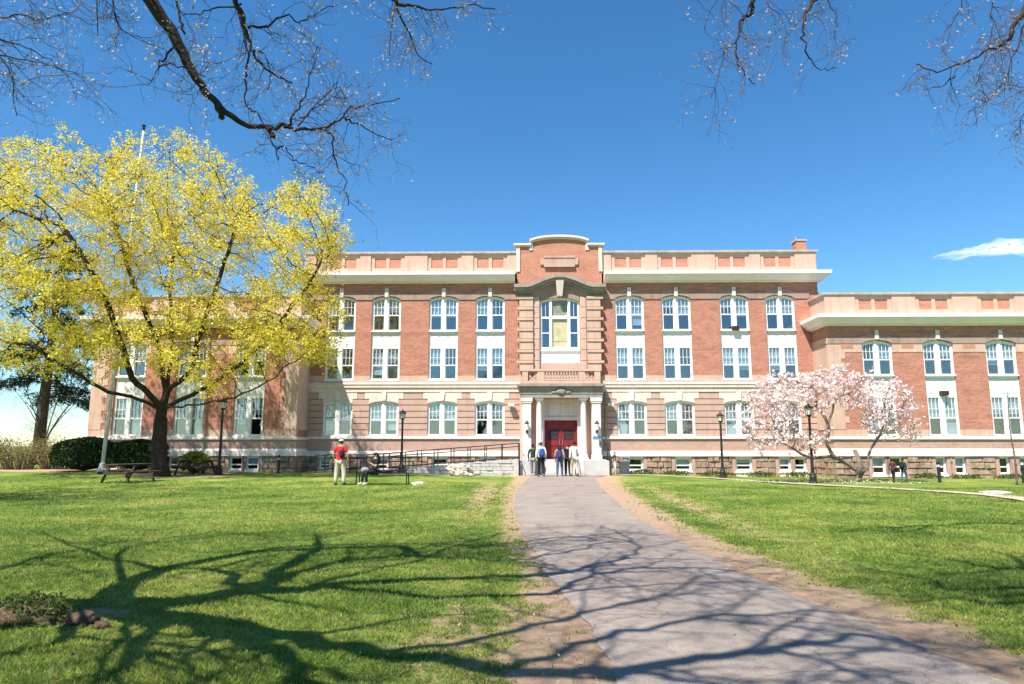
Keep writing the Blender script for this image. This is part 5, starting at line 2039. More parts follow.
def twiggy(x, y, rx, h, n, label, seed):
    rn = random.Random(seed)
    z = gz(x, y)
    rt_ = empty('dry_shrub', (x, y, z - 0.03), 0, label, 'shrub', 'dry shrubs at the left edge')
    mb_ = MB()
    lf = []
    for k in range(n):
        a = rn.uniform(0, 2 * PI)
        rr = rx * math.sqrt(rn.random())
        b_ = Vector((math.cos(a) * rr * 0.6, math.sin(a) * rr * 0.5, 0))
        hh = h * rn.uniform(0.55, 1.0)
        pts_ = [b_]
        for j in range(1, 6):
            t = j / 5
            pts_.append(b_ + Vector((math.cos(a) * rr * 0.55 * t + rn.gauss(0, .05), math.sin(a) * rr * 0.5 * t + rn.gauss(0, .05), hh * t - 0.12 * h * t ** 3)))
            if j > 1:
                for _ in range(5):
                    lf.append(pts_[-1] + Vector((rn.gauss(0, .13), rn.gauss(0, .13), rn.gauss(0, .13))))
        mb_.tube(pts_, [0.013, 0.012, 0.010, 0.008, 0.006, 0.004], 4, cap=False)
    mb_.build('stems', 'twig', rt_, recalc=False)
    v_, f_ = quads_at(np.array([tuple(q) for q in lf]), 0.045, 0.5, 0.5)
    mesh_np('foliage', v_, f_, 'dry_leaf', rt_, n=4)


for i, (x, y, rx, h, n, lab) in enumerate(((-30.2, 39, 1.5, 2.1, 160, 'yellowish dry shrub at the far left edge of the lawn'), (-28.0, 39.4, 1.4, 1.95, 150, 'dry twiggy shrub just left of the dark spruce trunk'),
                                           (-25.7, 39.2, 1.3, 2.0, 140, 'yellow brown dry shrub between the spruce trunk and the dark hedge'), (-32.6, 40, 1.6, 2.2, 110, 'partly cut off dry shrub leaving the picture on the left'))):
    twiggy(x, y, rx, h, n, lab, 60 + i)

# low plants along the foot of the wall at the right
for i, (u_, v_, wd2, h, lab) in enumerate(((4.6, -0.75, 0.8, 0.26, 'low green shrub at the wall foot beside the grey bin'), (6.6, -0.7, 0.9, 0.24, 'low green shrub under the second basement window right of the steps'), (9.0, -0.8, 1.0, 0.28, 'low green shrub at the wall foot beside the left of two right lamp posts'),
                                           (11.4, -0.8, 1.0, 0.3, 'low shrub at the wall foot between the two right lamp posts'), (13.6, -0.9, 0.9, 0.3, 'low shrub at the wall foot behind the nearer right lamp post'), (19.9, -2.7, 0.8, 0.3, 'low shrub at the wall foot just right of the two walking children'),
                                           (21.9, -2.6, 0.9, 0.22, 'low shrub at the right wing foot under the paired small windows'), (24.4, -2.6, 0.9, 0.24, 'low shrub at the right wing foot nearest the right edge'))):
    p = B2W(u_, v_)
    rt_ = empty('low_shrub', (p.x, p.y, gz(p.x, p.y)), 0, lab, 'shrub', 'low shrubs along the wall foot')
    q = leafy_shell((0, 0, h * 0.4), (wd2, 0.35, h * 0.6), 420, i + 20, 0.05, 2.0, 0.4, 0.5)
    q[:, 2] = np.abs(q[:, 2])
    vv, ff = quads_at(q, 0.055, 0.5, 0.5, 0.4)
    mesh_np('foliage', vv, ff, 'low_leaf', rt_, n=4)
    st_ = MB()
    for k in range(8):
        a = k * 2.4
        st_.tube([(0, 0, -0.03), (math.cos(a) * wd2 * 0.5, math.sin(a) * 0.2, h * 0.6)], [0.012, 0.005], 4)
    st_.build('stems', 'twig', rt_)
# ================================================================== street furniture and small things
def lamp_post(name_loc, h, label):
    x, y = name_loc
    z = gz(x, y)
    r0 = empty('lamp_post', (x, y, z - 0.02), 0, label, 'lamp post', 'black lamp posts on the lawn')
    s = h / 3.8
    MB().lathe([(0.20, 0), (0.20, 0.10), (0.17, 0.13), (0.16, 0.34), (0.12, 0.42), (0.13, 0.46), (0.085, 0.52)], (0, 0, 0), 14).build('base', 'iron', r0)
    MB().lathe([(0.078, 0.50), (0.068, 1.0 * s), (0.055, 3.0 * s), (0.075, 3.03 * s), (0.05, 3.08 * s), (0.06, 3.16 * s), (0.12, 3.22 * s), (0.14, 3.25 * s)], (0, 0, 0), 14).build('pole', 'iron', r0)
    MB().lathe([(0.12, 3.25 * s), (0.17, 3.52 * s), (0.165, 3.54 * s)], (0, 0, 0), 8).build('lamp_glass', 'lamp_glass', r0)
    fr = MB()
    for k in range(8):
        a = k * PI / 4
        fr.tube([(0.125 * math.cos(a), 0.125 * math.sin(a), 3.25 * s), (0.175 * math.cos(a), 0.175 * math.sin(a), 3.53 * s)], 0.010, 4)
    fr.lathe([(0.215, 3.54 * s), (0.225, 3.56 * s), (0.12, 3.66 * s), (0.06, 3.70 * s), (0.03, 3.72 * s), (0.035, 3.76 * s), (0.008, 3.82 * s)], (0, 0, 0), 16)
    fr.build('cap', 'iron', r0)
    return r0


def gpos(px, y):
    return ((px - 512) / 690.9 * y, y)


lamp_post(gpos(402, 38.0), 3.5, 'thin black lamp post rising behind the bench, before the ramp railing')
lamp_post(gpos(220.5, 34.9), 3.95, 'black lamp post at the right end of the dark hedge, before the left wing')
lamp_post(gpos(721.5, 38.2), 3.65, 'black lamp post on open lawn left of the pink magnolia')
lamp_post(gpos(811, 33.2), 3.85, 'taller black lamp post standing in front of the pink magnolia')

# flagpole
fx, fy = gpos(104, 35.0)
fpz = gz(fx, fy)
fp = empty('flagpole', (fx, fy, fpz), 0, 'tall white flagpole rising through the yellow tree', 'flagpole')
tip = Vector(at(143.5, 130, 35.6)) - Vector((fx, fy, fpz))
MB().tube([(0, 0, -0.1), tuple(tip * 0.3), tuple(tip * 0.6), tuple(tip)], [0.105, 0.095, 0.075, 0.045], 12).build('pole', 'pole_white', fp, smooth=True)
MB().lathe([(0.26, -0.05), (0.26, 0.12), (0.16, 0.2), (0.14, 0.42), (0.11, 0.46)], (0, 0, 0), 14).build('base', 'concrete', fp)
MB().lathe([(0.05, 0), (0.09, 0.04), (0.09, 0.10), (0.03, 0.14), (0.09, 0.18), (0.10, 0.28), (0.02, 0.34)], tuple(tip), 10).build('finial', 'iron', fp)
MB().tube([(0.10, -0.06, 1.2), tuple(tip * 0.5 + Vector((0.09, -0.06, 0))), tuple(tip + Vector((0.03, -0.05, -0.1)))], 0.008, 4).build('halyard', 'pole_white', fp)


def bollard(x, y, label, h=0.9):
    r0 = empty('bollard', (x, y, gz(x, y) - 0.02), 0, label, 'bollard', 'short black bollards by the building')
    MB().lathe([(0.095, 0), (0.095, 0.05), (0.075, 0.06), (0.075, h * 0.72), (0.06, h * 0.74), (0.06, h * 0.84), (0.085, h * 0.86), (0.085, h * 0.95), (0.03, h)], (0, 0, 0), 12).build('post', 'iron', r0)
    MB().lathe([(0.068, h * 0.745), (0.068, h * 0.835)], (0, 0, 0), 12).build('lamp_ring', 'lamp_glass', r0)


bollard(*gpos(205, 37.4), 'short black bollard just left of the lamp post before the left wing', 1.0)
bollard(*gpos(279.5, 37.6), 'short black bollard before the rough stone corner of the left wing', 1.0)
bollard(*gpos(936.5, 34.2), 'short black bollard before the paired small windows of the right wing', 1.05)
bollard(*gpos(1020, 33.5), 'short black bollard at the right edge by the young bare tree', 1.2)


# ---------------------------------------------------------------- picnic tables
def picnic(x, y, rz, label):
    r0 = empty('picnic_table', (x, y, gz(x, y)), rz, label, 'picnic table')
    t = MB()
    for k in range(5):
        t.box(-0.95, 0.95, -0.37 + k * 0.15, -0.23 + k * 0.15, 0.72, 0.76)
    t.box(-0.7, -0.61, -0.36, 0.36, 0.66, 0.72)
    t.box(0.61, 0.7, -0.36, 0.36, 0.66, 0.72)
    t.build('table_top', 'wood', r0)
    for s in (-1, 1):
        b_ = MB()
        b_.box(-0.95, 0.95, s * 0.60, s * 0.735, 0.42, 0.46)
        b_.box(-0.95, 0.95, s * 0.75, s * 0.885, 0.42, 0.46)
        b_.build('seat', 'wood', r0)
        f_ = MB()
        for q in (-1, 1):
            x0 = s * 0.655
            f_.add([(x0 - 0.03, q * 0.28, 0.68), (x0 + 0.03, q * 0.28, 0.68), (x0 + 0.03, q * 0.37, 0.68), (x0 - 0.03, q * 0.37, 0.68),
                    (x0 - 0.03, q * 0.66, 0.0), (x0 + 0.03, q * 0.66, 0.0), (x0 + 0.03, q * 0.76, 0.0), (x0 - 0.03, q * 0.76, 0.0)],
                   [(0, 1, 2, 3), (4, 5, 6, 7), (0, 1, 5, 4), (1, 2, 6, 5), (2, 3, 7, 6), (3, 0, 4, 7)])
        f_.box(s * 0.70, s * 0.75, -0.86, 0.86, 0.33, 0.42)
        f_.build('leg_frame', 'wood', r0)
    return r0


picnic(*gpos(131, 29.2), R(74), 'dark wooden picnic table in front of the maple trunk')
picnic(*gpos(197, 35.2), R(-12), 'wooden picnic table farther back, between maple trunk and lamp post')

# ---------------------------------------------------------------- bench with slatted seat
bxx, byy = gpos(383.5, 28.0)
bz = gz(bxx, byy)
bn = empty('park_bench', (bxx, byy, bz), R(0), 'black metal park bench with a woman sitting on it', 'bench')
s = MB()
for k in range(9):
    s.box(-0.99, 0.99, -0.24 + k * 0.055, -0.24 + k * 0.055 + 0.03, 0.43 + 0.004 * abs(k - 4), 0.45 + 0.004 * abs(k - 4))
s.build('seat', 'iron', bn)
s = MB()
for k in range(2):
    s.box(-0.99, 0.99, 0.30 + k * 0.06, 0.33 + k * 0.06, 0.52 + k * 0.36, 0.56 + k * 0.36)
for k in range(33):
    x = -0.96 + k * 0.06
    if k % 4 == 0:
        s.tube([(x, 0.315, 0.54), (x, 0.375, 0.90)], 0.006, 4)
s.build('backrest', 'iron', bn)
for q in (-1, 1):
    f_ = MB()
    f_.tube([(q * 1.0, 0.40, 0.94), (q * 1.0, 0.34, 0.60), (q * 1.0, 0.24, 0.42), (q * 1.0, 0.30, 0.2), (q * 1.0, 0.36, 0.0)], 0.026, 6)
    f_.tube([(q * 1.0, 0.24, 0.42), (q * 1.0, -0.24, 0.44), (q * 1.0, -0.26, 0.0)], 0.026, 6)
    f_.tube([(q * 1.0, -0.24, 0.44), (q * 1.0, -0.24, 0.64), (q * 1.0, 0.34, 0.66)], 0.020, 6)
    f_.build('end_frame', 'iron', bn)

# ---------------------------------------------------------------- stones and clods
bo = MB().blob((0, 0, 0.26), (0.68, 0.45, 0.36), 4, 0.42, 1.2, 4).build('boulder', 'boulder')
bo.location = (*gpos(459, 36.6), gz(-2.8, 36.6) - 0.02)
bo.rotation_euler = (0, R(8), R(12))
tag(bo, 'large cream boulder on the lawn before the ramp wall', 'boulder')
st_ = MB().blob((0, 0, 0.04), (0.26, 0.17, 0.10), 9, 0.3, 1.4, 3).build('flat_stone', 'boulder')
st_.location = (*gpos(419, 27.9), gz(-3.8, 27.9))
tag(st_, 'small flat pale stone in the grass by the right bench leg', 'stone')
st_ = MB().blob((0, 0, 0.02), (0.55, 0.42, 0.07), 15, 0.3, 1.4, 3).build('flat_stone', 'concrete')
st_.location = (17.0, 24.5, gz(17.0, 24.5))
tag(st_, 'pale flat stone in the right lawn beyond the worn footpath', 'stone')
MD = on_ground(28, 620)
md = MB().blob((0, 0, 0.0), (0.36, 0.30, 0.15), 21, 0.4, 1.8, 4, flat=-0.03).build('earth_mound', 'clod', smooth=True)
md.location = (MD.x, MD.y, 0.0)
tag(md, 'grassy heap of earth at the lower left edge of the lawn', 'mound')
q = leafy_shell((0, 0, 0.02), (0.40, 0.34, 0.19), 5200, 33, 0.02, 2.0, 0.3, 0.3)
q = q[q[:, 2] > 0.0]
vv, ff = quads_at(q, 0.022, 0.5, 0.25, 0.6)
mesh_np('grass_tufts', vv, ff, 'low_leaf', md, n=4)
for (px, py, sc_, lab) in ((82, 624, 0.12, 'larger brown clod of earth lying right of the grassy heap'), (101, 629, 0.07, 'small brown clod at the right end of the dug earth')):
    p = on_ground(px, py)
    o = MB().blob((0, 0, sc_ * 0.35), (sc_, sc_ * 0.75, sc_ * 0.6), int(px), 0.4, 1.6, 3).build('earth_clod', 'clod', smooth=True)
    o.location = (p.x, p.y, 0)
    tag(o, lab, 'clod', 'clods of dug earth')

# ---------------------------------------------------------------- ramp, wall and railings
rp = empty('access_ramp', tuple(B2W(-2.5, -2.0, 0)), R(-1), 'sloping access ramp with a low pale stone wall left of the entrance', 'ramp')
r_ = MB()
LEN = 8.6
r_.add([(-LEN, -0.75, -0.1), (0, -0.75, -0.1), (0, 0.75, -0.1), (-LEN, 0.75, -0.1), (-LEN, -0.75, 0.20), (0, -0.75, 0.83), (0, 0.75, 0.83), (-LEN, 0.75, 0.20)],
       [(0, 3, 2, 1), (4, 5, 6, 7), (0, 1, 5, 4), (1, 2, 6, 5), (2, 3, 7, 6), (3, 0, 4, 7)])
r_.build('ramp_slab', 'concrete', rp)
wl = MB()
wr_ = random.Random(9)
nrow = 5
for r0 in range(nrow):
    u = -LEN
    while u < -0.02:
        w = min(wr_.uniform(0.25, 0.7), -u)
        top = 0.20 + (0.72) * (u + w / 2 + LEN) / LEN
        z0_, z1_ = -0.1 + r0 * 0.19, -0.1 + (r0 + 1) * 0.19
        if z0_ < top:
            wl.box(u + 0.008, u + w - 0.008, -0.95 - wr_.uniform(0, 0.05), -0.752, z0_ + 0.008, min(z1_ - 0.008, top))
        u += w
wl.box(-0.24, 0.0, -1.04, -0.752, -0.1, 0.90)
wl.build('stone_wall', 'ramp_stone', rp)


def railing(y, label, dz):
    r0 = empty('ramp_railing', tuple(B2W(-2.5, -2.0, 0)), R(-1), label, 'railing', 'ramp railings')
    zs = lambda u: 0.20 + 0.66 * (u + LEN) / LEN
    for i in range(13):
        u = -LEN - 2.6 + i * (LEN + 2.6) / 12
        zb = max(0.1, zs(u)) if u > -LEN else 0.1
        p = MB()
        p.box(u - 0.024, u + 0.024, y - 0.024, y + 0.024, zb - 0.25, max(zs(max(u, -LEN)), 0.2) + 0.90)
        p.build('post', 'iron', r0)
    for h in (0.90, 0.72, 0.12):
        q_ = MB()
        q_.tube([(-LEN - 2.6, y, 0.20 + h), (-LEN, y, 0.20 + h), (0, y, 0.86 + h)], 0.026, 6)
        q_.build('rail', 'iron', r0)


railing(-0.85, 'front black railing of the ramp, above the pale stone wall', 0)
railing(0.80, 'rear black railing of the ramp, close to the building wall', 0)


def handrail(u, v0, v1, label, loop=True):
    r0 = empty('stair_handrail', tuple(B2W(u, v0, 0)), R(-1), label, 'handrail', 'black handrails of the entrance steps')
    L = v1 - v0
    MB().tube([(0, -0.25, 0.80), (0, -0.25, 0.95), (0, 0, 0.98), (0, L, 1.74), (0, L + 0.25, 1.76), (0, L + 0.25, 1.6)], 0.026, 6).build('rail', 'iron', r0)
    MB().tube([(0, 0, 0.55), (0, L, 1.3)], 0.02, 6).build('lower_rail', 'iron', r0)
    MB().box(-0.025, 0.025, -0.025, 0.025, -0.05, 0.98).build('post', 'iron', r0)
    MB().box(-0.025, 0.025, L - 0.025, L + 0.025, 0.8, 1.74).build('post', 'iron', r0)


handrail(-2.45, -2.95, -1.5, 'black handrail at the left end of the entrance steps, where the ramp meets them')
handrail(-1.35, -2.95, -1.5, 'black handrail left of the red doors, behind the blue backpacks')
handrail(0.62, -2.95, -1.5, 'black handrail in the middle of the steps by the man in white')
handrail(2.56, -2.95, -1.5, 'black handrail at the right end of the entrance steps, near the bin')

# litter bin
p = B2W(3.55, -1.15)
bi = empty('litter_bin', (p.x, p.y, 0), R(-1), 'square grey litter bin at the wall right of the steps', 'litter bin')
b_ = MB()
b_.add([(-0.24, -0.24, 0), (0.24, -0.24, 0), (0.24, 0.24, 0), (-0.24, 0.24, 0), (-0.28, -0.28, 0.72), (0.28, -0.28, 0.72), (0.28, 0.28, 0.72), (-0.28, 0.28, 0.72)],
       [(0, 3, 2, 1), (4, 5, 6, 7), (0, 1, 5, 4), (1, 2, 6, 5), (2, 3, 7, 6), (3, 0, 4, 7)])
b_.build('body', 'bin', bi)
l = MB()
l.box(-0.30, 0.30, -0.30, 0.30, 0.72, 0.78)
for q in (-1, 1):
    for w_ in (-1, 1):
        l.box(q * 0.28, q * 0.22, w_ * 0.28, w_ * 0.22, 0.78, 0.94)
l.box(-0.31, 0.31, -0.31, 0.31, 0.94, 1.0)
l.build('lid', 'steel', bi)


# ================================================================== people
def skin_mesh(verts, edges, rads, sub=2, root=0):
    """one smooth skin grown over a skeleton"""
    me = bpy.data.meshes.new('tmp')
    me.from_pydata([tuple(v) for v in verts], edges, [])
    o = bpy.data.objects.new('tmp', me)
    COL.objects.link(o)
    bm = bmesh.new()
    bm.from_mesh(me)
    lay = bm.verts.layers.skin.verify()
    bm.verts.ensure_lookup_table()
    for i, v in enumerate(bm.verts):
        r = rads[i]
        v[lay].radius = r if hasattr(r, '__len__') else (r, r)
        v[lay].use_root = (i == root)
    bm.to_mesh(me)
    bm.free()
    md1 = o.modifiers.new('skin', 'SKIN')
    md1.use_smooth_shade = True
    md2 = o.modifiers.new('sub', 'SUBSURF')
    md2.levels = md2.render_levels = sub
    bpy.context.view_layer.update()
    dg = bpy.context.evaluated_depsgraph_get()
    m2 = bpy.data.meshes.new_from_object(o.evaluated_get(dg))
    bpy.data.objects.remove(o)
    vs = [v.co.copy() for v in m2.vertices]
    fs = [tuple(p.vertices) for p in m2.polygons]
    bpy.data.meshes.remove(m2)
    return vs, fs


def cloth(name, c, c2=None):
    if name not in M:
        M[name] = plain(name, c, c2, scale=9, rough=0.9, bump=0.3, bscale=25)
    return name


cloth('skin_light', (0.52, 0.32, 0.23), (0.46, 0.27, 0.19))
cloth('skin_brown', (0.22, 0.115, 0.07), (0.18, 0.09, 0.055))
cloth('hair_dark', (0.022, 0.014, 0.010), (0.012, 0.008, 0.006))
cloth('hair_brown', (0.07, 0.04, 0.022), (0.04, 0.022, 0.013))
cloth('hair_fair', (0.42, 0.30, 0.16), (0.34, 0.23, 0.12))
cloth('red_cotton', (0.62, 0.022, 0.03), (0.50, 0.015, 0.02))
cloth('khaki_cotton', (0.56, 0.48, 0.36), (0.48, 0.41, 0.30))
cloth('black_cotton', (0.020, 0.019, 0.021), (0.012, 0.012, 0.013))
cloth('charcoal_cotton', (0.06, 0.06, 0.065), (0.04, 0.04, 0.045))
cloth('white_cotton', (0.80, 0.79, 0.77), (0.72, 0.71, 0.70))
cloth('blue_nylon', (0.03, 0.09, 0.32), (0.02, 0.06, 0.24))
cloth('denim', (0.07, 0.12, 0.21), (0.05, 0.085, 0.15))
cloth('navy_nylon', (0.03, 0.05, 0.16), (0.02, 0.035, 0.11))
cloth('grey_cotton', (0.30, 0.30, 0.30), (0.24, 0.24, 0.24))
cloth('green_cotton', (0.03, 0.055, 0.035), (0.02, 0.04, 0.025))
cloth('maroon_cotton', (0.11, 0.03, 0.035), (0.08, 0.02, 0.025))
cloth('shoe_pale', (0.6, 0.56, 0.52), (0.5, 0.46, 0.42))
cloth('eye_white', (0.7, 0.7, 0.7), (0.65, 0.65, 0.65))


def person(loc, rz, h, label, top, bottom, hair='hair_dark', skin='skin_light', shoe='charcoal_cotton', group=None, pose='stand',
           sleeve='short', legs='long', long_hair=False, cap=None, wide=1.0, arms=None, stride=0.0, bulk=1.0):
    """facing -Y before rotation; joints in metres for a 1.75 m figure"""
    S = h / 1.75
    rt_ = empty('person', loc, rz, label, 'person', group)
    V = Vector
    sit = pose == 'sit'
    pz = 0.55 if sit else 0.95
    pv, wa, che, nb, nk, hd0, hd1 = V((0, 0, pz)), V((0, 0.0, pz + 0.14)), V((0, 0, pz + 0.36)), V((0, 0.0, pz + 0.52)), V((0, -0.012, pz + 0.575)), V((0, -0.03, pz + 0.655)), V((0, -0.02, pz + 0.745))
    if sit:
        for q_ in (wa, che, nb, nk, hd0, hd1):
            q_.y += 0.04 * (q_.z - pz) / 0.5
    J = {}
    for s_, n_ in ((-1, 'L'), (1, 'R')):
        J['sh' + n_] = V((s_ * 0.185, 0.0, pz + 0.47))
        J['el' + n_] = V((s_ * 0.25, 0.04, pz + 0.20))
        J['wr' + n_] = V((s_ * 0.25, -0.06, pz - 0.04))
        if sit:
            f = 0.46
            J['hip' + n_] = V((s_ * 0.09, -0.02, pz - 0.01))
            J['kn' + n_] = V((s_ * 0.10, -f, pz - 0.01))
            J['an' + n_] = V((s_ * 0.10, -f - 0.02 + 0.05 * s_, 0.10))
            J['to' + n_] = V((s_ * 0.11, -f - 0.18 + 0.05 * s_, 0.05))
            J['el' + n_] = V((s_ * 0.24, -0.06, pz + 0.20))
            J['wr' + n_] = V((s_ * 0.14, -0.26, pz + 0.14))
        else:
            st = stride * s_
            J['hip' + n_] = V((s_ * 0.092, 0, pz - 0.04))
            J['kn' + n_] = V((s_ * 0.10 * wide, -0.03 - st * 0.5, 0.50))
            J['an' + n_] = V((s_ * 0.11 * wide, 0.03 - st, 0.09 + max(0, -st) * 0.25))
            J['to' + n_] = V((s_ * 0.13 * wide, -0.12 - st, 0.045 + max(0, -st) * 0.1))
            J['wr' + n_].y += st * 0.6
            J['el' + n_].y += st * 0.25
    if arms:
        for k_, v_ in arms.items():
            J[k_] = V(v_)
    # body
    vs = [pv, wa, che, nb, nk, hd0, hd1]
    rd = [(0.135, 0.10), (0.115, 0.09), (0.135, 0.10), (0.07, 0.07), 0.052, (0.074, 0.088), (0.062, 0.075)]
    ed = [(0, 1), (1, 2), (2, 3), (3, 4), (4, 5), (5, 6)]

    def addv(p, r, par):
        vs.append(p)
        rd.append(r)
        ed.append((par, len(vs) - 1))
        return len(vs) - 1
    for n_, s_ in (('L', -1), ('R', 1)):
        a = addv(J['sh' + n_], 0.055, 3)
        b_ = addv(J['el' + n_], 0.040, a)
        c = addv(J['wr' + n_], 0.028, b_)
        d = (J['wr' + n_] - J['el' + n_]).normalized()
        addv(J['wr' + n_] + d * 0.07, (0.036, 0.022), c)
        a = addv(J['hip' + n_], 0.085, 0)
        b_ = addv(J['kn' + n_], 0.058, a)
        c = addv(J['an' + n_], 0.040, b_)
        addv(J['to' + n_], 0.036, c)
    bv, bf = skin_mesh([v * S for v in vs], ed, [tuple(x * S for x in r) if hasattr(r, '__len__') else r * S for r in rd])
    B_ = MB()
    B_.add(bv, bf)
    # nose, ears and five fingers on each hand, rooted inside the body
    B_.blob(tuple((hd0 + V((0, -0.098, 0.01))) * S), (0.014 * S, 0.022 * S, 0.022 * S), 1, 0.1, 1, 2)
    for s_ in (-1, 1):
        B_.blob(tuple((hd0 + V((s_ * 0.082, 0.0, 0.015))) * S), (0.012 * S, 0.022 * S, 0.032 * S), 1, 0.1, 1, 2)
    for n_, s_ in (('L', -1), ('R', 1)):
        w_, e_ = J['wr' + n_], J['el' + n_]
        d = (w_ - e_).normalized()
        x = d.orthogonal().normalized()
        y_ = d.cross(x)
        pal = w_ + d * 0.075
        for k, (o_, L) in enumerate(((-0.026, 0.07), (-0.009, 0.085), (0.009, 0.08), (0.026, 0.06))):
            p0_ = pal + x * o_
            B_.tube([tuple(p * S) for p in (p0_, p0_ + d * L * 0.5 + y_ * 0.006, p0_ + d * L * 0.95 + y_ * 0.028)], [0.0095 * S, 0.0085 * S, 0.006 * S], 6)
        p0_ = w_ + d * 0.035 - x * 0.026
        B_.tube([tuple(p * S) for p in (p0_, p0_ - x * 0.024 + d * 0.03 + y_ * 0.01, p0_ - x * 0.026 + d * 0.062 + y_ * 0.02)], [0.011 * S, 0.0095 * S, 0.007 * S], 6)
    B_.build('body', skin, rt_, smooth=True, recalc=False)
    # eyes
    for s_ in (-1, 1):
        MB().blob(tuple((hd0 + V((s_ * 0.030, -0.083, 0.030))) * S), (0.011 * S,) * 3, 1, 0, 1, 2).build('eye', 'hair_dark', rt_)
    # shirt
    tv = [V((0, 0, pz - 0.03)), wa, che, nb - V((0, 0, 0.015))]
    tr_ = [(0.158 * bulk, 0.122 * bulk), (0.148 * bulk, 0.118 * bulk), (0.160 * bulk, 0.122 * bulk), (0.085, 0.082)]
    te = [(0, 1), (1, 2), (2, 3)]
    for n_ in ('L', 'R'):
        k = len(tv)
        tv.append(J['sh' + n_])
        tr_.append(0.072)
        te.append((3, k))
        if sleeve == 'short':
            tv.append(J['sh' + n_].lerp(J['el' + n_], 0.75))
            tr_.append(0.066)
            te.append((k, k + 1))
        else:
            tv += [J['el' + n_], J['wr' + n_]]
            tr_ += [0.056, 0.044]
            te += [(k, k + 1), (k + 1, k + 2)]
    sv, sf = skin_mesh([v * S for v in tv], te, [tuple(x * S for x in r) if hasattr(r, '__len__') else r * S for r in tr_], root=1)
    MB().add(sv, sf).build('shirt', top, rt_, smooth=True, recalc=False)
    # trousers
    tv = [V((0, 0, pz + 0.02))]
    tr_ = [(0.150, 0.118)]
    te = []
    for n_ in ('L', 'R'):
        k = len(tv)
        tv += [J['hip' + n_], J['kn' + n_]]
        tr_ += [0.105 * bulk, 0.082 * bulk if not sit else 0.078]
        te += [(0, k), (k, k + 1)]
        if legs == 'long':
            tv.append(J['kn' + n_].lerp(J['an' + n_], 0.97))
            tr_.append(0.064 if not sit else 0.052)
            te.append((k + 1, k + 2))
        else:
            tv.append(J['kn' + n_].lerp(J['an' + n_], 0.15))
            tr_.append(0.085)
            te.append((k + 1, k + 2))
    sv, sf = skin_mesh([v * S for v in tv], te, [tuple(x * S for x in r) if hasattr(r, '__len__') else r * S for r in tr_])
    MB().add(sv, sf).build('trousers', bottom, rt_, smooth=True, recalc=False)
    for n_ in ('L', 'R'):
        a, t_ = J['an' + n_], J['to' + n_]
        d = (t_ - a)
        MB().tube([tuple(p * S) for p in (a + V((0, 0.05, -0.035)), a + V((0, 0.0, -0.03)), a + d * 0.6 + V((0, 0, -0.0)), t_ + V((0, -0.035, -0.005)))], [0.038 * S, 0.050 * S, 0.046 * S, 0.026 * S], 10).build('shoe', shoe, rt_, smooth=True)
    hc = hd0 + V((0, 0.018, 0.055))
    hb = MB().blob(tuple(hc * S), (0.088 * S, 0.098 * S, 0.088 * S), 3, 0.10, 2.0, 3, flat=-0.045 * S)
    if long_hair:
        hb.tube([tuple(p * S) for p in (hc + V((0, 0.04, 0.0)), hc + V((0, 0.085, -0.12)), hc + V((0, 0.12, -0.28)), hc + V((0, 0.115, -0.42)))], [0.085 * S, 0.10 * S, 0.105 * S, 0.05 * S], 10)
    hb.build('hair', hair, rt_, smooth=True)
    if cap:
        cb = MB().blob(tuple((hc + V((0, -0.01, 0.035))) * S), (0.096 * S, 0.108 * S, 0.072 * S), 2, 0.02, 1, 3, flat=-0.02 * S)
        cb.tube([tuple((hc + V((0, -0.08, 0.02))) * S), tuple((hc + V((0, -0.19, 0.005))) * S)], [0.06 * S, 0.045 * S], 10)
        cb.build('cap', cap, rt_, smooth=True)
    return rt_


def backpack(p, rz, h, mat, label, off=(0, 0.20), side=0.0, sc_=1.0):
    """worn on the back of a person standing at p"""
    S = h / 1.75
    loc = Vector(p) + Matrix.Rotation(rz, 3, 'Z') @ Vector((side, off[1], 1.20)) * S
    r0 = empty('backpack', loc, rz, label, 'backpack', None)
    k = S * sc_
    MB().blob((0, 0, 0), (0.16 * k, 0.105 * k, 0.235 * k), 5, 0.06, 1.3, 4).build('bag', mat, r0, smooth=True)
    MB().blob((0, 0.085 * k, -0.07 * k), (0.12 * k, 0.05 * k, 0.11 * k), 6, 0.05, 1.3, 3).build('front_pocket', mat, r0, smooth=True)
    for q in (-1, 1):
        MB().tube([(q * 0.09 * k, -0.05 * k, 0.17 * k), (q * 0.10 * k, -0.16 * k, 0.235 * k), (q * 0.11 * k, -0.33 * k, 0.14 * k), (q * 0.12 * k, -0.31 * k, -0.05 * k), (q * 0.11 * k, -0.06 * k, -0.17 * k)], 0.016 * k, 6).build('strap', 'charcoal_cotton', r0, smooth=True)
    return r0


def G3(px, y):
    x, y = gpos(px, y)
    return (x, y, gz(x, y) + 0.012)


p = G3(341, 27.3)
person(p, R(165), 1.78, 'man in bright red shirt, khaki trousers and pale cap standing by the bench', 'red_cotton', 'khaki_cotton', 'hair_dark', 'skin_light', 'charcoal_cotton', sleeve='short', cap='shoe_pale', wide=1.6, bulk=1.22,
       arms={'elL': (-0.30, 0.02, 1.17), 'wrL': (-0.31, -0.04, 0.92), 'elR': (0.30, 0.02, 1.17), 'wrR': (0.30, -0.08, 0.93)})
backpack(p, R(165), 1.78, 'black_cotton', 'small black backpack on the man in red', side=-0.15, off=(0, 0.21), sc_=0.66)

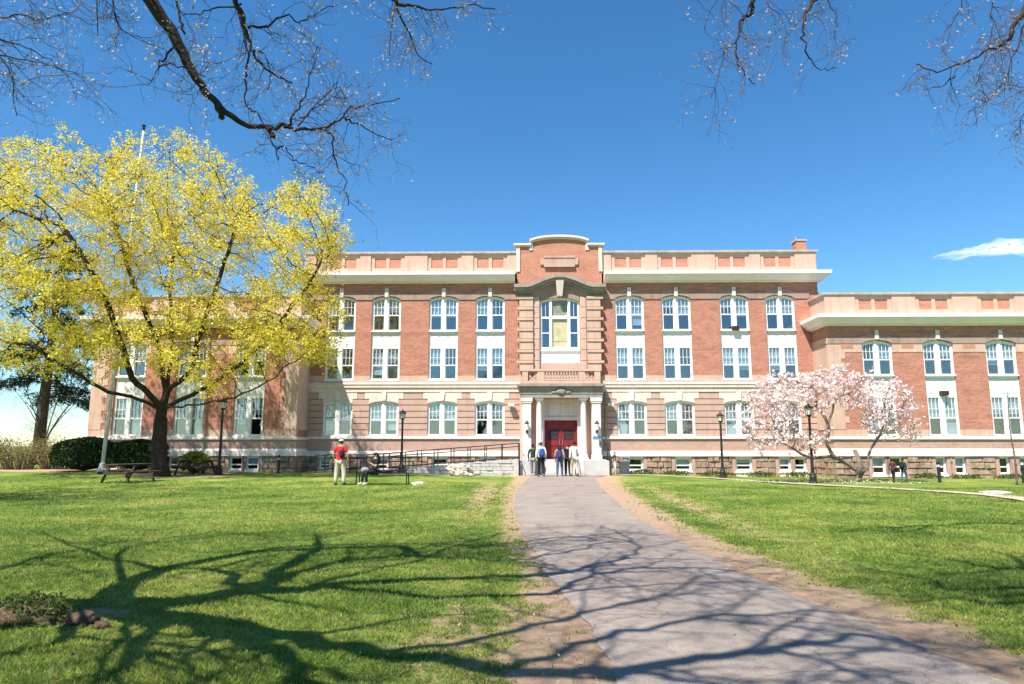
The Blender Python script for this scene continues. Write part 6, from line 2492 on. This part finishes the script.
sp_ = Vector((bxx - 0.32, byy - 0.06, bz))
person((sp_.x, sp_.y, bz - 0.02), R(-48), 1.68, 'woman with long dark hair, dressed in black, sitting on the bench', 'black_cotton', 'black_cotton', 'hair_dark', 'skin_light', 'shoe_pale', pose='sit', long_hair=True,
       arms={'elL': (-0.25, -0.13, 0.82), 'wrL': (-0.10, -0.24, 0.98), 'elR': (0.25, -0.10, 0.76), 'wrR': (0.12, -0.26, 0.90)})
hb_ = empty('shoulder_bag', (bxx - 0.72, byy - 0.02, bz + 0.47), R(10), 'grey bag lying on the bench left of the seated woman', 'bag')
MB().blob((0, 0, 0.10), (0.17, 0.10, 0.12), 12, 0.15, 1.4, 3).build('bag', 'grey_cotton', hb_, smooth=True)
MB().tube([(-0.11, 0, 0.16), (-0.05, 0, 0.26), (0.05, 0, 0.26), (0.11, 0, 0.16)], 0.012, 6).build('handle', 'charcoal_cotton', hb_, smooth=True)
jb = MB().blob((0, 0, 0.05), (0.26, 0.16, 0.07), 17, 0.35, 1.8, 3).build('folded_jacket', 'black_cotton', smooth=True)
jb.location = (bxx + 0.12, byy - 0.02, bz + 0.45)
tag(jb, 'dark folded jacket on the bench right of the seated woman', 'jacket')

YD = 36.2
p = G3(541, YD)
person(p, R(190), 1.80, 'student in white shirt and black trousers, left of the group, wearing a blue backpack', 'white_cotton', 'black_cotton', 'hair_brown', 'skin_light', 'charcoal_cotton', sleeve='long', stride=0.10)
backpack(p, R(190), 1.80, 'blue_nylon', 'bright blue backpack on the student in black trousers')
p = G3(559.5, YD + 0.1)
person(p, R(172), 1.66, 'student in pale top and blue jeans, wearing a navy backpack', 'grey_cotton', 'denim', 'hair_dark', 'skin_light', 'charcoal_cotton', sleeve='long', wide=1.2, stride=-0.08, long_hair=True)
backpack(p, R(172), 1.66, 'navy_nylon', 'navy blue backpack on the student in jeans')
p = G3(567.5, YD + 0.5)
person(p, R(185), 1.72, 'person all in black between the jeans and the white shirt', 'black_cotton', 'black_cotton', 'hair_brown', 'skin_light', 'charcoal_cotton', sleeve='short')
p = G3(574, YD - 0.1)
person(p, R(200), 1.83, 'tall person in white shirt and khaki trousers, right of the group at the steps', 'white_cotton', 'khaki_cotton', 'hair_dark', 'skin_brown', 'charcoal_cotton', sleeve='long', stride=0.14)
p = B2W(-1.72, -3.15, 0.02)
person(tuple(p), R(165), 1.68, 'person in dark olive top and grey trousers by the left handrail of the steps', 'green_cotton', 'grey_cotton', 'hair_dark', 'skin_brown', 'shoe_pale', sleeve='long', stride=0.12)
p = B2W(2.82, -2.5, 0.02)
person(tuple(p), R(90), 1.30, 'fair haired child in dark top and white trousers beside the right handrail', 'green_cotton', 'white_cotton', 'hair_fair', 'skin_light', 'shoe_pale', sleeve='short', wide=1.3)
p = G3(891, 34.0)
person(p, R(118), 1.12, 'child in maroon and black walking away left, before the right wing', 'maroon_cotton', 'black_cotton', 'hair_dark', 'skin_brown', 'charcoal_cotton', sleeve='long', stride=0.2)
p = G3(901.5, 34.3)
person(p, R(125), 1.15, 'child in dark green and denim walking behind the maroon one', 'green_cotton', 'denim', 'hair_brown', 'skin_light', 'charcoal_cotton', sleeve='long', stride=-0.2)
backpack(p, R(125), 1.15, 'black_cotton', 'black backpack on the walking child in green', sc_=0.95)
